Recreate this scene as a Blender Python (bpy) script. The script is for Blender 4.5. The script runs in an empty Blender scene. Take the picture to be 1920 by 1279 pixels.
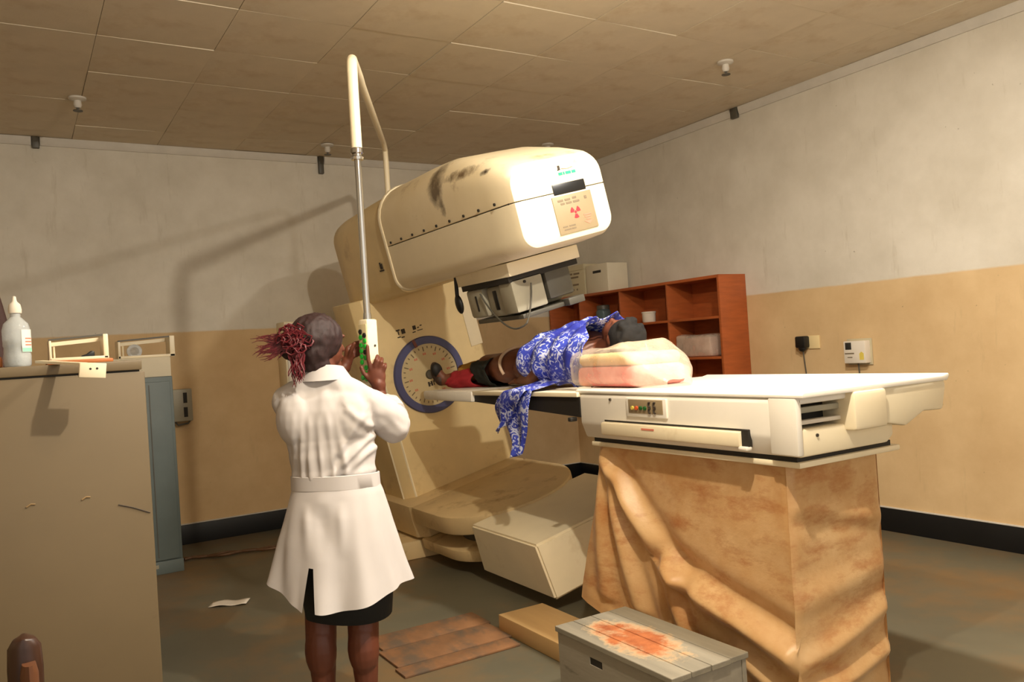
import bpy, bmesh, math, random
from mathutils import Vector, Matrix, noise

random.seed(7)
scene = bpy.context.scene
COL = scene.collection

# ------------------------------------------------------------------ camera
cam_d = bpy.data.cameras.new('camera')
cam = bpy.data.objects.new('camera', cam_d)
COL.objects.link(cam)
cam_d.sensor_width = 36.0
cam_d.lens = 28.70
cam_d.clip_start = 0.05
_r = Vector((0.85242934, -0.5189721, -0.06349949))
_u = Vector((0.04974515, -0.04039667, 0.99794465))
_f = Vector((0.5204706, 0.85383609, 0.00861896))
cam.matrix_world = Matrix(((_r.x, _u.x, -_f.x, 0.0), (_r.y, _u.y, -_f.y, 0.0),
                           (_r.z, _u.z, -_f.z, 1.45), (0, 0, 0, 1)))
scene.camera = cam

# ------------------------------------------------------------------ world, lamps, exposure
world = bpy.data.worlds.new('world')
scene.world = world
world.use_nodes = True
world.node_tree.nodes['Background'].inputs[0].default_value = (1.0, 0.93, 0.82, 1)
world.node_tree.nodes['Background'].inputs[1].default_value = 0.66


def lamp(name, loc, power, color, radius, panel=False):
    d = bpy.data.lights.new(name, 'AREA' if panel else 'POINT')
    d.energy = power
    d.color = color
    if panel:
        d.shape = 'DISK'
        d.size = radius
    else:
        d.shadow_soft_size = radius
    o = bpy.data.objects.new(name, d)
    o.location = loc
    COL.objects.link(o)


# two ceiling lamps of the room, both just above the picture
lamp('ceiling_lamp_light', (1.35, 1.30, 2.99), 112, (1.0, 0.90, 0.74), 0.028)
lamp('ceiling_panel_light', (2.69, 2.05, 3.24), 58, (1.0, 0.93, 0.82), 0.14, True)

vs = scene.view_settings
vs.view_transform = 'Standard'
vs.look = 'None'
vs.exposure = 0.82
vs.gamma = 1.0
vs.use_curve_mapping = False

# ------------------------------------------------------------------ materials
def rgb(r, g, b):
    f = lambda c: ((c / 255 + 0.055) / 1.055) ** 2.4 if c > 10 else c / 255 / 12.92
    return (f(r), f(g), f(b), 1.0)


class NT:
    def __init__(s, name):
        s.m = bpy.data.materials.new(name)
        s.m.use_nodes = True
        s.t = s.m.node_tree
        s.b = s.t.nodes['Principled BSDF']
        s.tc = None

    def n(s, typ, **kw):
        nd = s.t.nodes.new(typ)
        for k, v in kw.items():
            setattr(nd, k, v)
        return nd

    def link(s, a, b):
        s.t.links.new(a, b)

    def coord(s, scale=(1, 1, 1), loc=(0, 0, 0)):
        if s.tc is None:
            s.tc = s.n('ShaderNodeTexCoord')
        mp = s.n('ShaderNodeMapping')
        mp.inputs['Scale'].default_value = scale
        mp.inputs['Location'].default_value = loc
        s.link(s.tc.outputs['Object'], mp.inputs['Vector'])
        return mp.outputs['Vector']

    def noise(s, scale=5, detail=4, rough=0.55, stretch=(1, 1, 1), loc=(0, 0, 0), dist=0.0):
        nz = s.n('ShaderNodeTexNoise')
        nz.inputs['Scale'].default_value = scale
        nz.inputs['Detail'].default_value = detail
        nz.inputs['Roughness'].default_value = rough
        nz.inputs['Distortion'].default_value = dist
        s.link(s.coord(stretch, loc), nz.inputs['Vector'])
        return nz.outputs['Fac']

    def ramp(s, fac, lo, hi, a=(0, 0, 0, 1), b=(1, 1, 1, 1)):
        r = s.n('ShaderNodeValToRGB')
        r.color_ramp.elements[0].position = lo
        r.color_ramp.elements[0].color = a
        r.color_ramp.elements[1].position = hi
        r.color_ramp.elements[1].color = b
        s.link(fac, r.inputs['Fac'])
        return r.outputs['Color']

    def mix(s, fac, a, b):
        m = s.n('ShaderNodeMix', data_type='RGBA')
        for sock, v in ((m.inputs[0], fac), (m.inputs[6], a), (m.inputs[7], b)):
            if isinstance(v, (tuple, list, float, int)):
                sock.default_value = v
            else:
                s.link(v, sock)
        return m.outputs[2]

    def bump(s, h, strength=0.2, dist=0.01):
        b = s.n('ShaderNodeBump')
        b.inputs['Strength'].default_value = strength
        b.inputs['Distance'].default_value = dist
        s.link(h, b.inputs['Height'])
        s.link(b.outputs['Normal'], s.b.inputs['Normal'])

    def color(s, c):
        if isinstance(c, (tuple, list)):
            s.b.inputs['Base Color'].default_value = c
        else:
            s.link(c, s.b.inputs['Base Color'])


def mat(name, c, rough=0.6, var=0.12, scale=6, stretch=(1, 1, 1), bump=0.0, metal=0.0,
        stain=None, stain_amt=(0.55, 0.75), stain_scale=3, bscale=None, spec=None, stain_stretch=None):
    """plain surface: a little colour variation, optional stains of their own colour, fine relief"""
    t = NT(name)
    dark = tuple(x * (1 - var) for x in c[:3]) + (1,)
    lite = tuple(min(1, x * (1 + var)) for x in c[:3]) + (1,)
    col = t.ramp(t.noise(scale, 5, 0.6, stretch), 0.3, 0.7, dark, lite)
    if stain is not None:
        f = t.ramp(t.noise(stain_scale, 6, 0.65, stain_stretch or stretch, (3.1, 1.7, 5.3)), stain_amt[0], stain_amt[1])
        col = t.mix(f, col, stain)
    t.color(col)
    t.b.inputs['Roughness'].default_value = rough
    t.b.inputs['Metallic'].default_value = metal
    if spec is not None:
        t.b.inputs['Specular IOR Level'].default_value = spec
    if bump:
        t.bump(t.noise(bscale or scale * 6, 4, 0.6, stretch), bump, 0.004)
    return t.m


M = {}
# two-tone painted walls: the beige dado is paint up to 1.76 m
def wall_mat():
    t = NT('two_tone_wall_paint')
    up = t.ramp(t.noise(2.2, 6, 0.62), 0.3, 0.72, rgb(204, 196, 180), rgb(224, 217, 203))
    dn = t.ramp(t.noise(2.6, 6, 0.62, (1, 1, 1), (4, 2, 1)), 0.3, 0.72, rgb(202, 170, 124), rgb(218, 188, 142))
    sep = t.n('ShaderNodeSeparateXYZ')
    t.link(t.coord(), sep.inputs[0])
    wob = t.n('ShaderNodeMath', operation='MULTIPLY_ADD')
    wob.inputs[1].default_value = 0.012
    t.link(t.noise(9, 3), wob.inputs[0])
    t.link(sep.outputs[2], wob.inputs[2])
    f = t.ramp(wob.outputs[0], 0.0, 1.0)
    rm = f.node
    rm.color_ramp.interpolation = 'LINEAR'
    mr = t.n('ShaderNodeMapRange')
    mr.inputs['From Min'].default_value = 1.758
    mr.inputs['From Max'].default_value = 1.772
    t.link(wob.outputs[0], mr.inputs['Value'])
    col = t.mix(mr.outputs['Result'], dn, up)
    # dirt with a shape of its own: vertical streaks and scuffs
    st = t.ramp(t.noise(5, 6, 0.7, (2.2, 2.2, 0.35), (7, 1, 2)), 0.60, 0.80, (0, 0, 0, 1), (0.35, 0.35, 0.35, 1))
    col = t.mix(st, col, rgb(150, 132, 100))
    sp = t.ramp(t.noise(26, 2, 0.5, (1, 1, 1), (2, 8, 3)), 0.76, 0.80, (0, 0, 0, 1), (0.5, 0.5, 0.5, 1))
    col = t.mix(sp, col, rgb(120, 104, 80))
    t.color(col)
    t.b.inputs['Roughness'].default_value = 0.72
    t.bump(t.noise(70, 4, 0.6), 0.12, 0.004)
    return t.m


M['wall'] = wall_mat()
M['floor'] = mat('grey_vinyl_floor', rgb(96, 92, 76), 0.45, 0.14, 1.7, bump=0.05, stain=rgb(122, 94, 60),
                 stain_amt=(0.46, 0.66), stain_scale=0.9)
M['ceil_back'] = mat('ceiling_void', rgb(120, 104, 82), 0.9, 0.1)
M['tile'] = mat('ceiling_board', rgb(214, 200, 176), 0.85, 0.05, 3, bump=0.15, bscale=60, stain=rgb(194, 172, 140), stain_amt=(0.55, 0.8), stain_scale=1.6)
M['cornice'] = mat('white_cornice_paint', rgb(205, 198, 186), 0.6, 0.06, 8)
M['skirting'] = mat('black_skirting_vinyl', rgb(12, 12, 13), 0.5, 0.2, 5)
M['cream'] = mat('cream_machine_paint', rgb(240, 226, 194), 0.38, 0.04, 4, stain=rgb(196, 170, 124), stain_amt=(0.62, 0.86), stain_scale=2.4)
M['white'] = mat('white_machine_paint', rgb(238, 232, 220), 0.35, 0.03, 4, stain=rgb(205, 186, 148), stain_amt=(0.64, 0.9), stain_scale=2.2)
M['beige'] = mat('beige_machine_paint', rgb(232, 208, 156), 0.42, 0.05, 4, stain=rgb(172, 138, 88), stain_amt=(0.6, 0.86), stain_scale=2.5)
M['dusty'] = mat('dusty_beige_paint', rgb(216, 190, 142), 0.5, 0.07, 5, stain=rgb(150, 112, 66), stain_amt=(0.55, 0.75), stain_scale=4)


def worn_cover():
    t = NT('worn_cream_cover')
    col = t.ramp(t.noise(3, 5), 0.3, 0.7, rgb(234, 216, 176), rgb(244, 228, 194))
    f = t.ramp(t.noise(3.2, 7, 0.7, (1.6, 1, 1.2), (1.2, 0.4, 2.2)), 0.58, 0.72)
    col = t.mix(f, col, rgb(188, 162, 122))
    sep = t.n('ShaderNodeSeparateXYZ')
    t.link(t.coord(), sep.inputs[0])

    def smear(cy, ry, cz, rz, lo, hi, c, nscale):
        def sq(out, c0, r):
            a = t.n('ShaderNodeMath', operation='SUBTRACT'); t.link(sep.outputs[out], a.inputs[0]); a.inputs[1].default_value = c0
            d = t.n('ShaderNodeMath', operation='DIVIDE'); t.link(a.outputs[0], d.inputs[0]); d.inputs[1].default_value = r
            p = t.n('ShaderNodeMath', operation='MULTIPLY'); t.link(d.outputs[0], p.inputs[0]); t.link(d.outputs[0], p.inputs[1])
            return p.outputs[0]
        ad = t.n('ShaderNodeMath', operation='ADD'); t.link(sq(1, cy, ry), ad.inputs[0]); t.link(sq(2, cz, rz), ad.inputs[1])
        w = t.n('ShaderNodeMath', operation='MULTIPLY_ADD'); t.link(t.noise(nscale, 6, 0.7, (1, 1, 1), (cy, 3, 1)), w.inputs[0]); w.inputs[1].default_value = 2.4; t.link(ad.outputs[0], w.inputs[2])
        m = t.n('ShaderNodeMapRange'); m.inputs['From Min'].default_value = hi; m.inputs['From Max'].default_value = lo
        t.link(w.outputs[0], m.inputs['Value'])
        return t.mix(m.outputs['Result'], col, c)

    # scraped grey-brown patch on the shoulder, drip below it, scrape towards the front
    col = smear(-1.42, 0.11, 1.19, 0.13, 1.2, 2.3, rgb(112, 96, 74), 9)
    col = smear(-1.46, 0.04, 1.06, 0.07, 1.0, 2.0, rgb(92, 78, 60), 14)
    col = smear(-1.70, 0.22, 1.19, 0.035, 1.0, 2.0, rgb(112, 90, 62), 16)
    col = smear(-1.93, 0.05, 1.15, 0.02, 1.0, 1.9, rgb(70, 60, 48), 18)
    t.color(col)
    t.b.inputs['Roughness'].default_value = 0.4
    return t.m


M['worn'] = worn_cover()
M['gap'] = mat('dark_gap', rgb(38, 34, 28), 0.7)
M['black'] = mat('black_plastic', rgb(20, 20, 20), 0.4)
M['grey'] = mat('grey_enamel', rgb(164, 158, 138), 0.45, 0.06)
M['dkgrey'] = mat('dark_grey_metal', rgb(84, 80, 70), 0.45, 0.1)
M['chrome'] = mat('chrome', (0.62, 0.60, 0.57, 1), 0.16, 0.02, metal=1.0)
M['blue_ring'] = mat('blue_dial_ring', rgb(78, 80, 122), 0.5, 0.08)
M['dial'] = mat('tan_dial_face', rgb(206, 188, 146), 0.55, 0.05)
M['tanplate'] = mat('tan_label_plate', rgb(150, 132, 102), 0.5, 0.05)
M['ink'] = mat('dark_print', rgb(58, 48, 38), 0.7)
M['inkgrey'] = mat('grey_print', rgb(122, 106, 84), 0.7)
M['red'] = mat('red_print', rgb(222, 48, 58), 0.5)
M['pinkish'] = mat('faded_red_print', rgb(214, 128, 104), 0.6)
M['greenink'] = mat('green_print', rgb(40, 176, 128), 0.6)
M['green'] = mat('green_button', rgb(30, 170, 50), 0.3)
M['dkgreen'] = mat('dark_green_button', rgb(28, 92, 40), 0.3)
M['yellow'] = mat('yellow_button', rgb(222, 200, 92), 0.35)
M['orange'] = mat('orange_red_button', rgb(216, 92, 46), 0.35)
M['darkpad'] = mat('black_underside', rgb(30, 26, 22), 0.6)
M['cabinet'] = mat('tan_steel_cabinet', rgb(108, 92, 66), 0.5, 0.05, 3, stain=rgb(90, 74, 50), stain_amt=(0.66, 0.85), stain_scale=7, bump=0.02)
M['locker'] = mat('blue_grey_locker_paint', rgb(98, 110, 110), 0.5, 0.08, 5)
M['wood'] = mat('reddish_brown_wood', rgb(168, 86, 40), 0.5, 0.16, 5, (1, 1, 7), 0.05)
M['darkwood'] = mat('dark_brown_wood', rgb(58, 33, 21), 0.4, 0.2, 6, (1, 1, 0.2), 0.05)
M['cardboard'] = mat('pale_cardboard', rgb(190, 178, 146), 0.8, 0.06, 5)
M['whitecard'] = mat('white_carton', rgb(216, 206, 182), 0.8, 0.04, 5)
M['plank'] = mat('grey_weathered_plank', rgb(146, 138, 122), 0.8, 0.18, 9, (1, 0.12, 1), 0.25, stain=rgb(74, 66, 54), stain_amt=(0.6, 0.75), stain_scale=9, stain_stretch=(1, .3, 1))
M['board'] = mat('pale_timber_board', rgb(192, 156, 104), 0.65, 0.1, 6, (1, 0.15, 1), 0.08)
M['rustboard'] = mat('worn_orange_floor_board', rgb(128, 90, 58), 0.75, 0.25, 7, (1, 0.6, 1), 0.15, stain=rgb(92, 76, 60), stain_amt=(0.45, 0.62), stain_scale=7)


def worn_top():
    t = NT('plank_with_worn_orange_patch')
    col = t.ramp(t.noise(9, 5, 0.6, (1, 0.12, 1)), 0.3, 0.7, rgb(112, 106, 92), rgb(150, 142, 124))
    sep = t.n('ShaderNodeSeparateXYZ')
    t.link(t.coord(), sep.inputs[0])
    # oval worn patch centred on the crate top (world metres relative to the crate)
    def term(out, c, r):
        a = t.n('ShaderNodeMath', operation='SUBTRACT'); t.link(sep.outputs[out], a.inputs[0]); a.inputs[1].default_value = c
        b = t.n('ShaderNodeMath', operation='DIVIDE'); t.link(a.outputs[0], b.inputs[0]); b.inputs[1].default_value = r
        p = t.n('ShaderNodeMath', operation='MULTIPLY'); t.link(b.outputs[0], p.inputs[0]); t.link(b.outputs[0], p.inputs[1])
        return p.outputs[0]
    add = t.n('ShaderNodeMath', operation='ADD'); t.link(term(0, -0.03, 0.125), add.inputs[0]); t.link(term(1, 0.02, 0.265), add.inputs[1])
    wob = t.n('ShaderNodeMath', operation='MULTIPLY_ADD'); t.link(t.noise(14, 6, 0.7), wob.inputs[0]); wob.inputs[1].default_value = 2.4; t.link(add.outputs[0], wob.inputs[2])
    rim = t.n('ShaderNodeMapRange'); rim.inputs['From Min'].default_value = 2.3; rim.inputs['From Max'].default_value = 1.9; t.link(wob.outputs[0], rim.inputs['Value'])
    core = t.n('ShaderNodeMapRange'); core.inputs['From Min'].default_value = 2.05; core.inputs['From Max'].default_value = 1.45; t.link(wob.outputs[0], core.inputs['Value'])
    col = t.mix(rim.outputs['Result'], col, rgb(184, 158, 122))
    col = t.mix(core.outputs['Result'], col, t.ramp(t.noise(11, 5, .65, (1, 1, 1), (4, 4, 1)), .35, .65, rgb(140, 72, 34), rgb(180, 106, 58)))
    t.color(col)
    t.b.inputs['Roughness'].default_value = 0.75
    t.bump(t.noise(60, 4, 0.6, (1, 0.15, 1)), 0.25, 0.004)
    return t.m


M['wornplank'] = worn_top()


def drape_mat():
    t = NT('stained_brown_drape')
    col = t.ramp(t.noise(3.0, 6, 0.65), 0.32, 0.7, rgb(190, 140, 84), rgb(218, 182, 132))
    f = t.ramp(t.noise(4.5, 7, 0.7, (1, 1, 2.2), (2, 6, 1)), 0.5, 0.72)
    col = t.mix(f, col, rgb(172, 108, 54))
    f = t.ramp(t.noise(2.4, 5, 0.6, (1, 1, 1), (9, 2, 4)), 0.56, 0.74)
    col = t.mix(f, col, rgb(216, 182, 134))
    t.color(col)
    t.b.inputs['Roughness'].default_value = 0.42
    t.b.inputs['Sheen Weight'].default_value = 0.1
    t.bump(t.noise(14, 5, 0.6, (1, 1, 1.6)), 0.12, 0.02)
    return t.m


M['drape'] = drape_mat()


def print_mat():
    t = NT('blue_white_print_cloth')
    a = t.ramp(t.noise(26, 2, 0.5, (1, 1, 1), (1, 2, 3), 2.2), 0.52, 0.56)
    b = t.ramp(t.noise(7, 3, 0.6), 0.40, 0.50)
    mul = t.n('ShaderNodeMath', operation='MULTIPLY')
    t.link(a, mul.inputs[0]); t.link(b, mul.inputs[1])
    base = t.ramp(t.noise(7, 3), 0.35, 0.65, rgb(38, 46, 150), rgb(62, 80, 196))
    t.color(t.mix(mul.outputs[0], base, rgb(204, 210, 236)))
    t.b.inputs['Roughness'].default_value = 0.7
    return t.m


M['print'] = print_mat()
M['skin'] = mat('brown_skin', rgb(116, 66, 44), 0.5, 0.08, 8)
M['skin_leg'] = mat('deep_brown_skin', rgb(102, 53, 34), 0.5, 0.1, 8)
M['coat'] = mat('white_cotton_coat', rgb(198, 192, 190), 0.85, 0.03, 9, (1, 1, 0.4), 0.08, bscale=30)
M['skirt'] = mat('black_skirt_cloth', rgb(24, 23, 22), 0.85, 0.1)
M['hair'] = mat('dark_burgundy_hair', rgb(44, 23, 23), 0.58, 0.35, 40, (3, 3, 0.6), 0.4)
M['redhair'] = mat('red_dyed_hair', rgb(96, 18, 28), 0.45, 0.35, 40, (3, 3, 0.6), 0.3)
M['dkgarment'] = mat('dark_green_black_cloth', rgb(34, 38, 34), 0.85, 0.2)
M['redcloth'] = mat('red_cloth', rgb(168, 36, 44), 0.8, 0.15)
M['yelcloth'] = mat('ochre_cloth', rgb(170, 124, 44), 0.8, 0.15)
M['band'] = mat('pale_elastic_band', rgb(226, 196, 168), 0.7)
M['shoe'] = mat('dark_brown_shoe', rgb(62, 44, 34), 0.55, 0.2)
M['sole'] = mat('black_rubber_sole', rgb(24, 21, 19), 0.6)
M['foam_pink'] = mat('pink_foam', rgb(236, 146, 138), 0.9, 0.06, 10)
M['foam_yellow'] = mat('yellow_foam', rgb(240, 204, 142), 0.9, 0.06, 10)
M['paper'] = mat('white_paper', rgb(222, 212, 196), 0.8, 0.03)
M['cable'] = mat('brown_cable', rgb(96, 66, 40), 0.6, 0.2)
M['maroon'] = mat('dark_maroon_cloth', rgb(54, 26, 20), 0.7, 0.2)
M['midbrown'] = mat('mid_brown_wood', rgb(96, 58, 34), 0.5, 0.15)
M['orangewood'] = mat('orange_varnished_wood', rgb(178, 104, 52), 0.5, 0.12, 6, (0.3, 1, 1))


def film(name, c, alpha, rough):
    t = NT(name)
    t.color(t.ramp(t.noise(9, 4), 0.3, 0.7, c, tuple(min(1, x * 1.1) for x in c[:3]) + (1,)))
    t.b.inputs['Roughness'].default_value = rough
    h = t.n('ShaderNodeMapRange')
    h.inputs['To Min'].default_value = alpha - 0.15
    h.inputs['To Max'].default_value = alpha + 0.15
    t.link(t.noise(12, 4), h.inputs['Value'])
    t.link(h.outputs['Result'], t.b.inputs['Alpha'])
    t.bump(t.noise(22, 4, 0.6), 0.5, 0.01)
    return t.m


M['film'] = film('clear_plastic_bag', rgb(244, 228, 206), 0.34, 0.22)
M['clear'] = film('clear_bottle_plastic', rgb(206, 212, 214), 0.55, 0.15)
M['jar'] = film('blue_glass_jar', rgb(96, 120, 122), 0.6, 0.12)

# ------------------------------------------------------------------ mesh helpers
class MB:
    def __init__(s):
        s.bm = bmesh.new()

    def box(s, x0, x1, y0, y1, z0, z1, bevel=0.0, seg=2):
        b = bmesh.new()
        r = bmesh.ops.create_cube(b, size=1)
        for v in r['verts']:
            v.co = Vector(((x0 + x1) / 2 + v.co.x * (x1 - x0), (y0 + y1) / 2 + v.co.y * (y1 - y0), (z0 + z1) / 2 + v.co.z * (z1 - z0)))
        if bevel:
            bmesh.ops.bevel(b, geom=list(b.edges), offset=bevel, segments=seg, affect='EDGES', profile=0.5)
        s.take(b)
        return s

    def take(s, b, mtx=None):
        if mtx is not None:
            bmesh.ops.transform(b, matrix=mtx, verts=b.verts)
        me = bpy.data.meshes.new('tmp')
        b.to_mesh(me)
        b.free()
        s.bm.from_mesh(me)
        bpy.data.meshes.remove(me)

    def cyl(s, p0, p1, r0, r1=None, n=20, cap=True):
        r1 = r0 if r1 is None else r1
        p0, p1 = Vector(p0), Vector(p1)
        d = p1 - p0
        b = bmesh.new()
        bmesh.ops.create_cone(b, cap_ends=cap, segments=n, radius1=r0, radius2=r1, depth=d.length)
        q = Vector((0, 0, 1)).rotation_difference(d.normalized()).to_matrix().to_4x4()
        s.take(b, Matrix.Translation((p0 + p1) / 2) @ q)
        return s

    def ell(s, c, r, rot=None, n=16):
        b = bmesh.new()
        bmesh.ops.create_uvsphere(b, u_segments=n, v_segments=max(8, n * 2 // 3), radius=1)
        m = Matrix.Diagonal((r[0], r[1], r[2], 1))
        if rot is not None:
            m = rot.to_4x4() @ m
        s.take(b, Matrix.Translation(Vector(c)) @ m)
        return s

    def limb(s, pts, rads, n=14):
        for i in range(len(pts)):
            s.ell(pts[i], (rads[i],) * 3, n=n)
            if i:
                s.cyl(pts[i - 1], pts[i], rads[i - 1], rads[i], n)
        return s

    def tube(s, pts, r, n=12, closed=False):
        pts = [Vector(p) for p in pts]
        rr = r if isinstance(r, (list, tuple)) else [r] * len(pts)
        rings, up = [], None
        for i, p in enumerate(pts):
            a = pts[i - 1] if i else pts[0]
            c = pts[i + 1] if i < len(pts) - 1 else pts[-1]
            t = (c - a).normalized()
            if up is None:
                up = Vector((0, 0, 1)) if abs(t.z) < 0.9 else Vector((1, 0, 0))
            side = t.cross(up).normalized()
            up = side.cross(t).normalized()
            rings.append([p + (side * math.cos(k * 2 * math.pi / n) + up * math.sin(k * 2 * math.pi / n)) * rr[i] for k in range(n)])
        s.loft(rings)
        return s

    def loft(s, rings, cap=True):
        vs_ = [[s.bm.verts.new(p) for p in ring] for ring in rings]
        n = len(vs_[0])
        for a, b in zip(vs_, vs_[1:]):
            for k in range(n):
                s.bm.faces.new((a[k], a[(k + 1) % n], b[(k + 1) % n], b[k]))
        if cap:
            s.bm.faces.new(list(reversed(vs_[0])))
            s.bm.faces.new(vs_[-1])
        return s

    def grid(s, fn, nu, nv, skip=None, closed=False):
        g = [[s.bm.verts.new(fn(i / nu, j / nv)) for j in range(nv + 1)] for i in range(nu + (0 if closed else 1))]
        L = len(g)
        for i in range(nu):
            for j in range(nv):
                if skip and skip((i + .5) / nu, (j + .5) / nv):
                    continue
                s.bm.faces.new((g[i][j], g[(i + 1) % L][j], g[(i + 1) % L][j + 1], g[i][j + 1]))
        return s

    def prism(s, poly, h0, h1, axis='z', bevel=0.0):
        """extrude a 2-D polygon along an axis: z -> (x,y), y -> (x,z), x -> (y,z)"""
        b = bmesh.new()
        f = {'z': lambda p, h: (p[0], p[1], h), 'y': lambda p, h: (p[0], h, p[1]), 'x': lambda p, h: (h, p[0], p[1])}[axis]
        A = [b.verts.new(f(p, h0)) for p in poly]
        B = [b.verts.new(f(p, h1)) for p in poly]
        n = len(poly)
        for k in range(n):
            b.faces.new((A[k], A[(k + 1) % n], B[(k + 1) % n], B[k]))
        b.faces.new(list(reversed(A)))
        b.faces.new(B)
        bmesh.ops.recalc_face_normals(b, faces=b.faces)
        if bevel:
            bmesh.ops.bevel(b, geom=list(b.edges), offset=bevel, segments=2, affect='EDGES', profile=0.5, clamp_overlap=True)
        s.take(b)
        return s

    def lathe(s, prof, c, n=28, axis='z'):
        c = Vector(c)
        rings = []
        for r, h in prof:
            ring = []
            for k in range(n):
                a = 2 * math.pi * k / n
                q = {'z': (math.cos(a) * r, math.sin(a) * r, h), 'y': (math.cos(a) * r, h, math.sin(a) * r), 'x': (h, math.cos(a) * r, math.sin(a) * r)}[axis]
                ring.append(c + Vector(q))
            rings.append(ring)
        s.loft(rings)
        return s

    def xf(s, m):
        bmesh.ops.transform(s.bm, matrix=m, verts=s.bm.verts)
        return s


MTX = {}


def finish(mesh, angle=35, smooth=True):
    bm = bmesh.new(); bm.from_mesh(mesh)
    bmesh.ops.recalc_face_normals(bm, faces=bm.faces)
    bm.to_mesh(mesh); bm.free()
    if smooth and len(mesh.polygons):
        mesh.polygons.foreach_set('use_smooth', [True] * len(mesh.polygons))
        mesh.set_sharp_from_angle(angle=math.radians(angle))


def remesh(mb, voxel, smooth=6, disp=None):
    me = bpy.data.meshes.new('tmp')
    mb.bm.to_mesh(me)
    o = bpy.data.objects.new('tmp', me)
    COL.objects.link(o)
    m = o.modifiers.new('r', 'REMESH'); m.mode = 'VOXEL'; m.voxel_size = voxel
    if smooth:
        k = o.modifiers.new('s', 'SMOOTH'); k.factor = 0.5; k.iterations = smooth
    dg = bpy.context.evaluated_depsgraph_get()
    out = bpy.data.meshes.new_from_object(o.evaluated_get(dg))
    bpy.data.objects.remove(o); bpy.data.meshes.remove(me)
    bm = bmesh.new(); bm.from_mesh(out)
    bm.normal_update()
    if disp:
        for v, off in [(v, disp(v.co, v.normal)) for v in bm.verts]:
            v.co += off
    bpy.data.meshes.remove(out)
    r = MB(); r.bm.free(); r.bm = bm
    return r


def build(name, mb, material, parent=None, world=False, angle=35, smooth=True):
    """one mesh object; world=True: the shape was laid out in room metres and is moved into its parent's frame"""
    if world and parent is not None:
        mb.xf(MTX[parent.name].inverted())
    me = bpy.data.meshes.new(name)
    mb.bm.to_mesh(me); mb.bm.free()
    finish(me, angle, smooth)
    me.materials.append(M[material] if isinstance(material, str) else material)
    o = bpy.data.objects.new(name, me)
    COL.objects.link(o)
    if parent is not None:
        o.parent = parent
    MTX[o.name] = MTX[parent.name].copy() if parent is not None else Matrix.Identity(4)
    return o


def tag(o, label=None, cat=None, group=None, kind=None):
    for k, v in (('label', label), ('category', cat), ('group', group), ('kind', kind)):
        if v:
            o[k] = v
    return o


def thing(name, label, cat, loc=(0, 0, 0), rot=(0, 0, 0), group=None):
    o = bpy.data.objects.new(name, None)
    COL.objects.link(o)
    o.empty_display_size = 0.1
    o.location = loc; o.rotation_euler = rot
    from mathutils import Euler
    MTX[o.name] = Matrix.Translation(Vector(loc)) @ Euler(rot).to_matrix().to_4x4()
    return tag(o, label, cat, group)


def solo(name, mb, material, label, cat, base, group=None, **kw):
    """a thing that is one mesh, origin at its base"""
    mb.xf(Matrix.Translation(-Vector(base)))
    o = build(name, mb, material, **kw)
    o.location = base
    MTX[o.name] = Matrix.Translation(Vector(base))
    return tag(o, label, cat, group)


def struct(name, mb, material, parent=None):
    o = build(name, mb, material, parent)
    if parent is None:
        tag(o, kind='structure')
    return o


def link_copy(src, parent, loc=None, rot=None):
    c = src.copy(); COL.objects.link(c); c.parent = parent
    if loc is not None: c.location = loc
    if rot is not None: c.rotation_euler = rot
    return c


# ------------------------------------------------------------------ the room
XR, YB, H = 5.184, 7.237, 3.317
XL, YF = -2.6, -2.2
T = 0.12
struct('wall_back', MB().box(XL - T, XR + T, YB, YB + T, 0, H + 0.1), 'wall')
struct('wall_right', MB().box(XR, XR + T, YF - T, YB, 0, H + 0.1), 'wall')
struct('wall_left', MB().box(XL - T, XL, YF - T, YB, 0, H + 0.1), 'wall')
struct('floor', MB().box(XL - T, XR + T, YF - T, YB + T, -0.1, 0), 'floor')
ceil = struct('ceiling', MB().box(XL, XR, YF, YB, H + 0.012, H + 0.1), 'ceil_back')
tp = 0.622
src = None
gx = [XR - 0.36 - tp * k for k in range(-1, 13)]
gy = [YB - 0.43 - tp * k for k in range(-1, 13)]
for ix, x1 in enumerate(gx):
    for iy, y1 in enumerate(gy):
        x0, x2 = max(XL, x1 - tp), min(XR, x1)
        y0, y2 = max(YF, y1 - tp), min(YB, y1)
        if x2 - x0 < 0.05 or y2 - y0 < 0.05:
            continue
        if src is None:
            b = MB().box(-0.5, 0.5, -0.5, 0.5, -0.010, 0.004)
            src = build('ceiling_tile', b, 'tile', ceil, smooth=False)
            c = src
        else:
            c = link_copy(src, ceil)
        c.location = ((x0 + x2) / 2, (y0 + y2) / 2, H + 0.004 + random.uniform(-0.0025, 0.0025))
        c.scale = (x2 - x0 - 0.003, y2 - y0 - 0.003, 1)
        c.rotation_euler = (random.uniform(-0.006, 0.006), random.uniform(-0.006, 0.006), 0)

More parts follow.
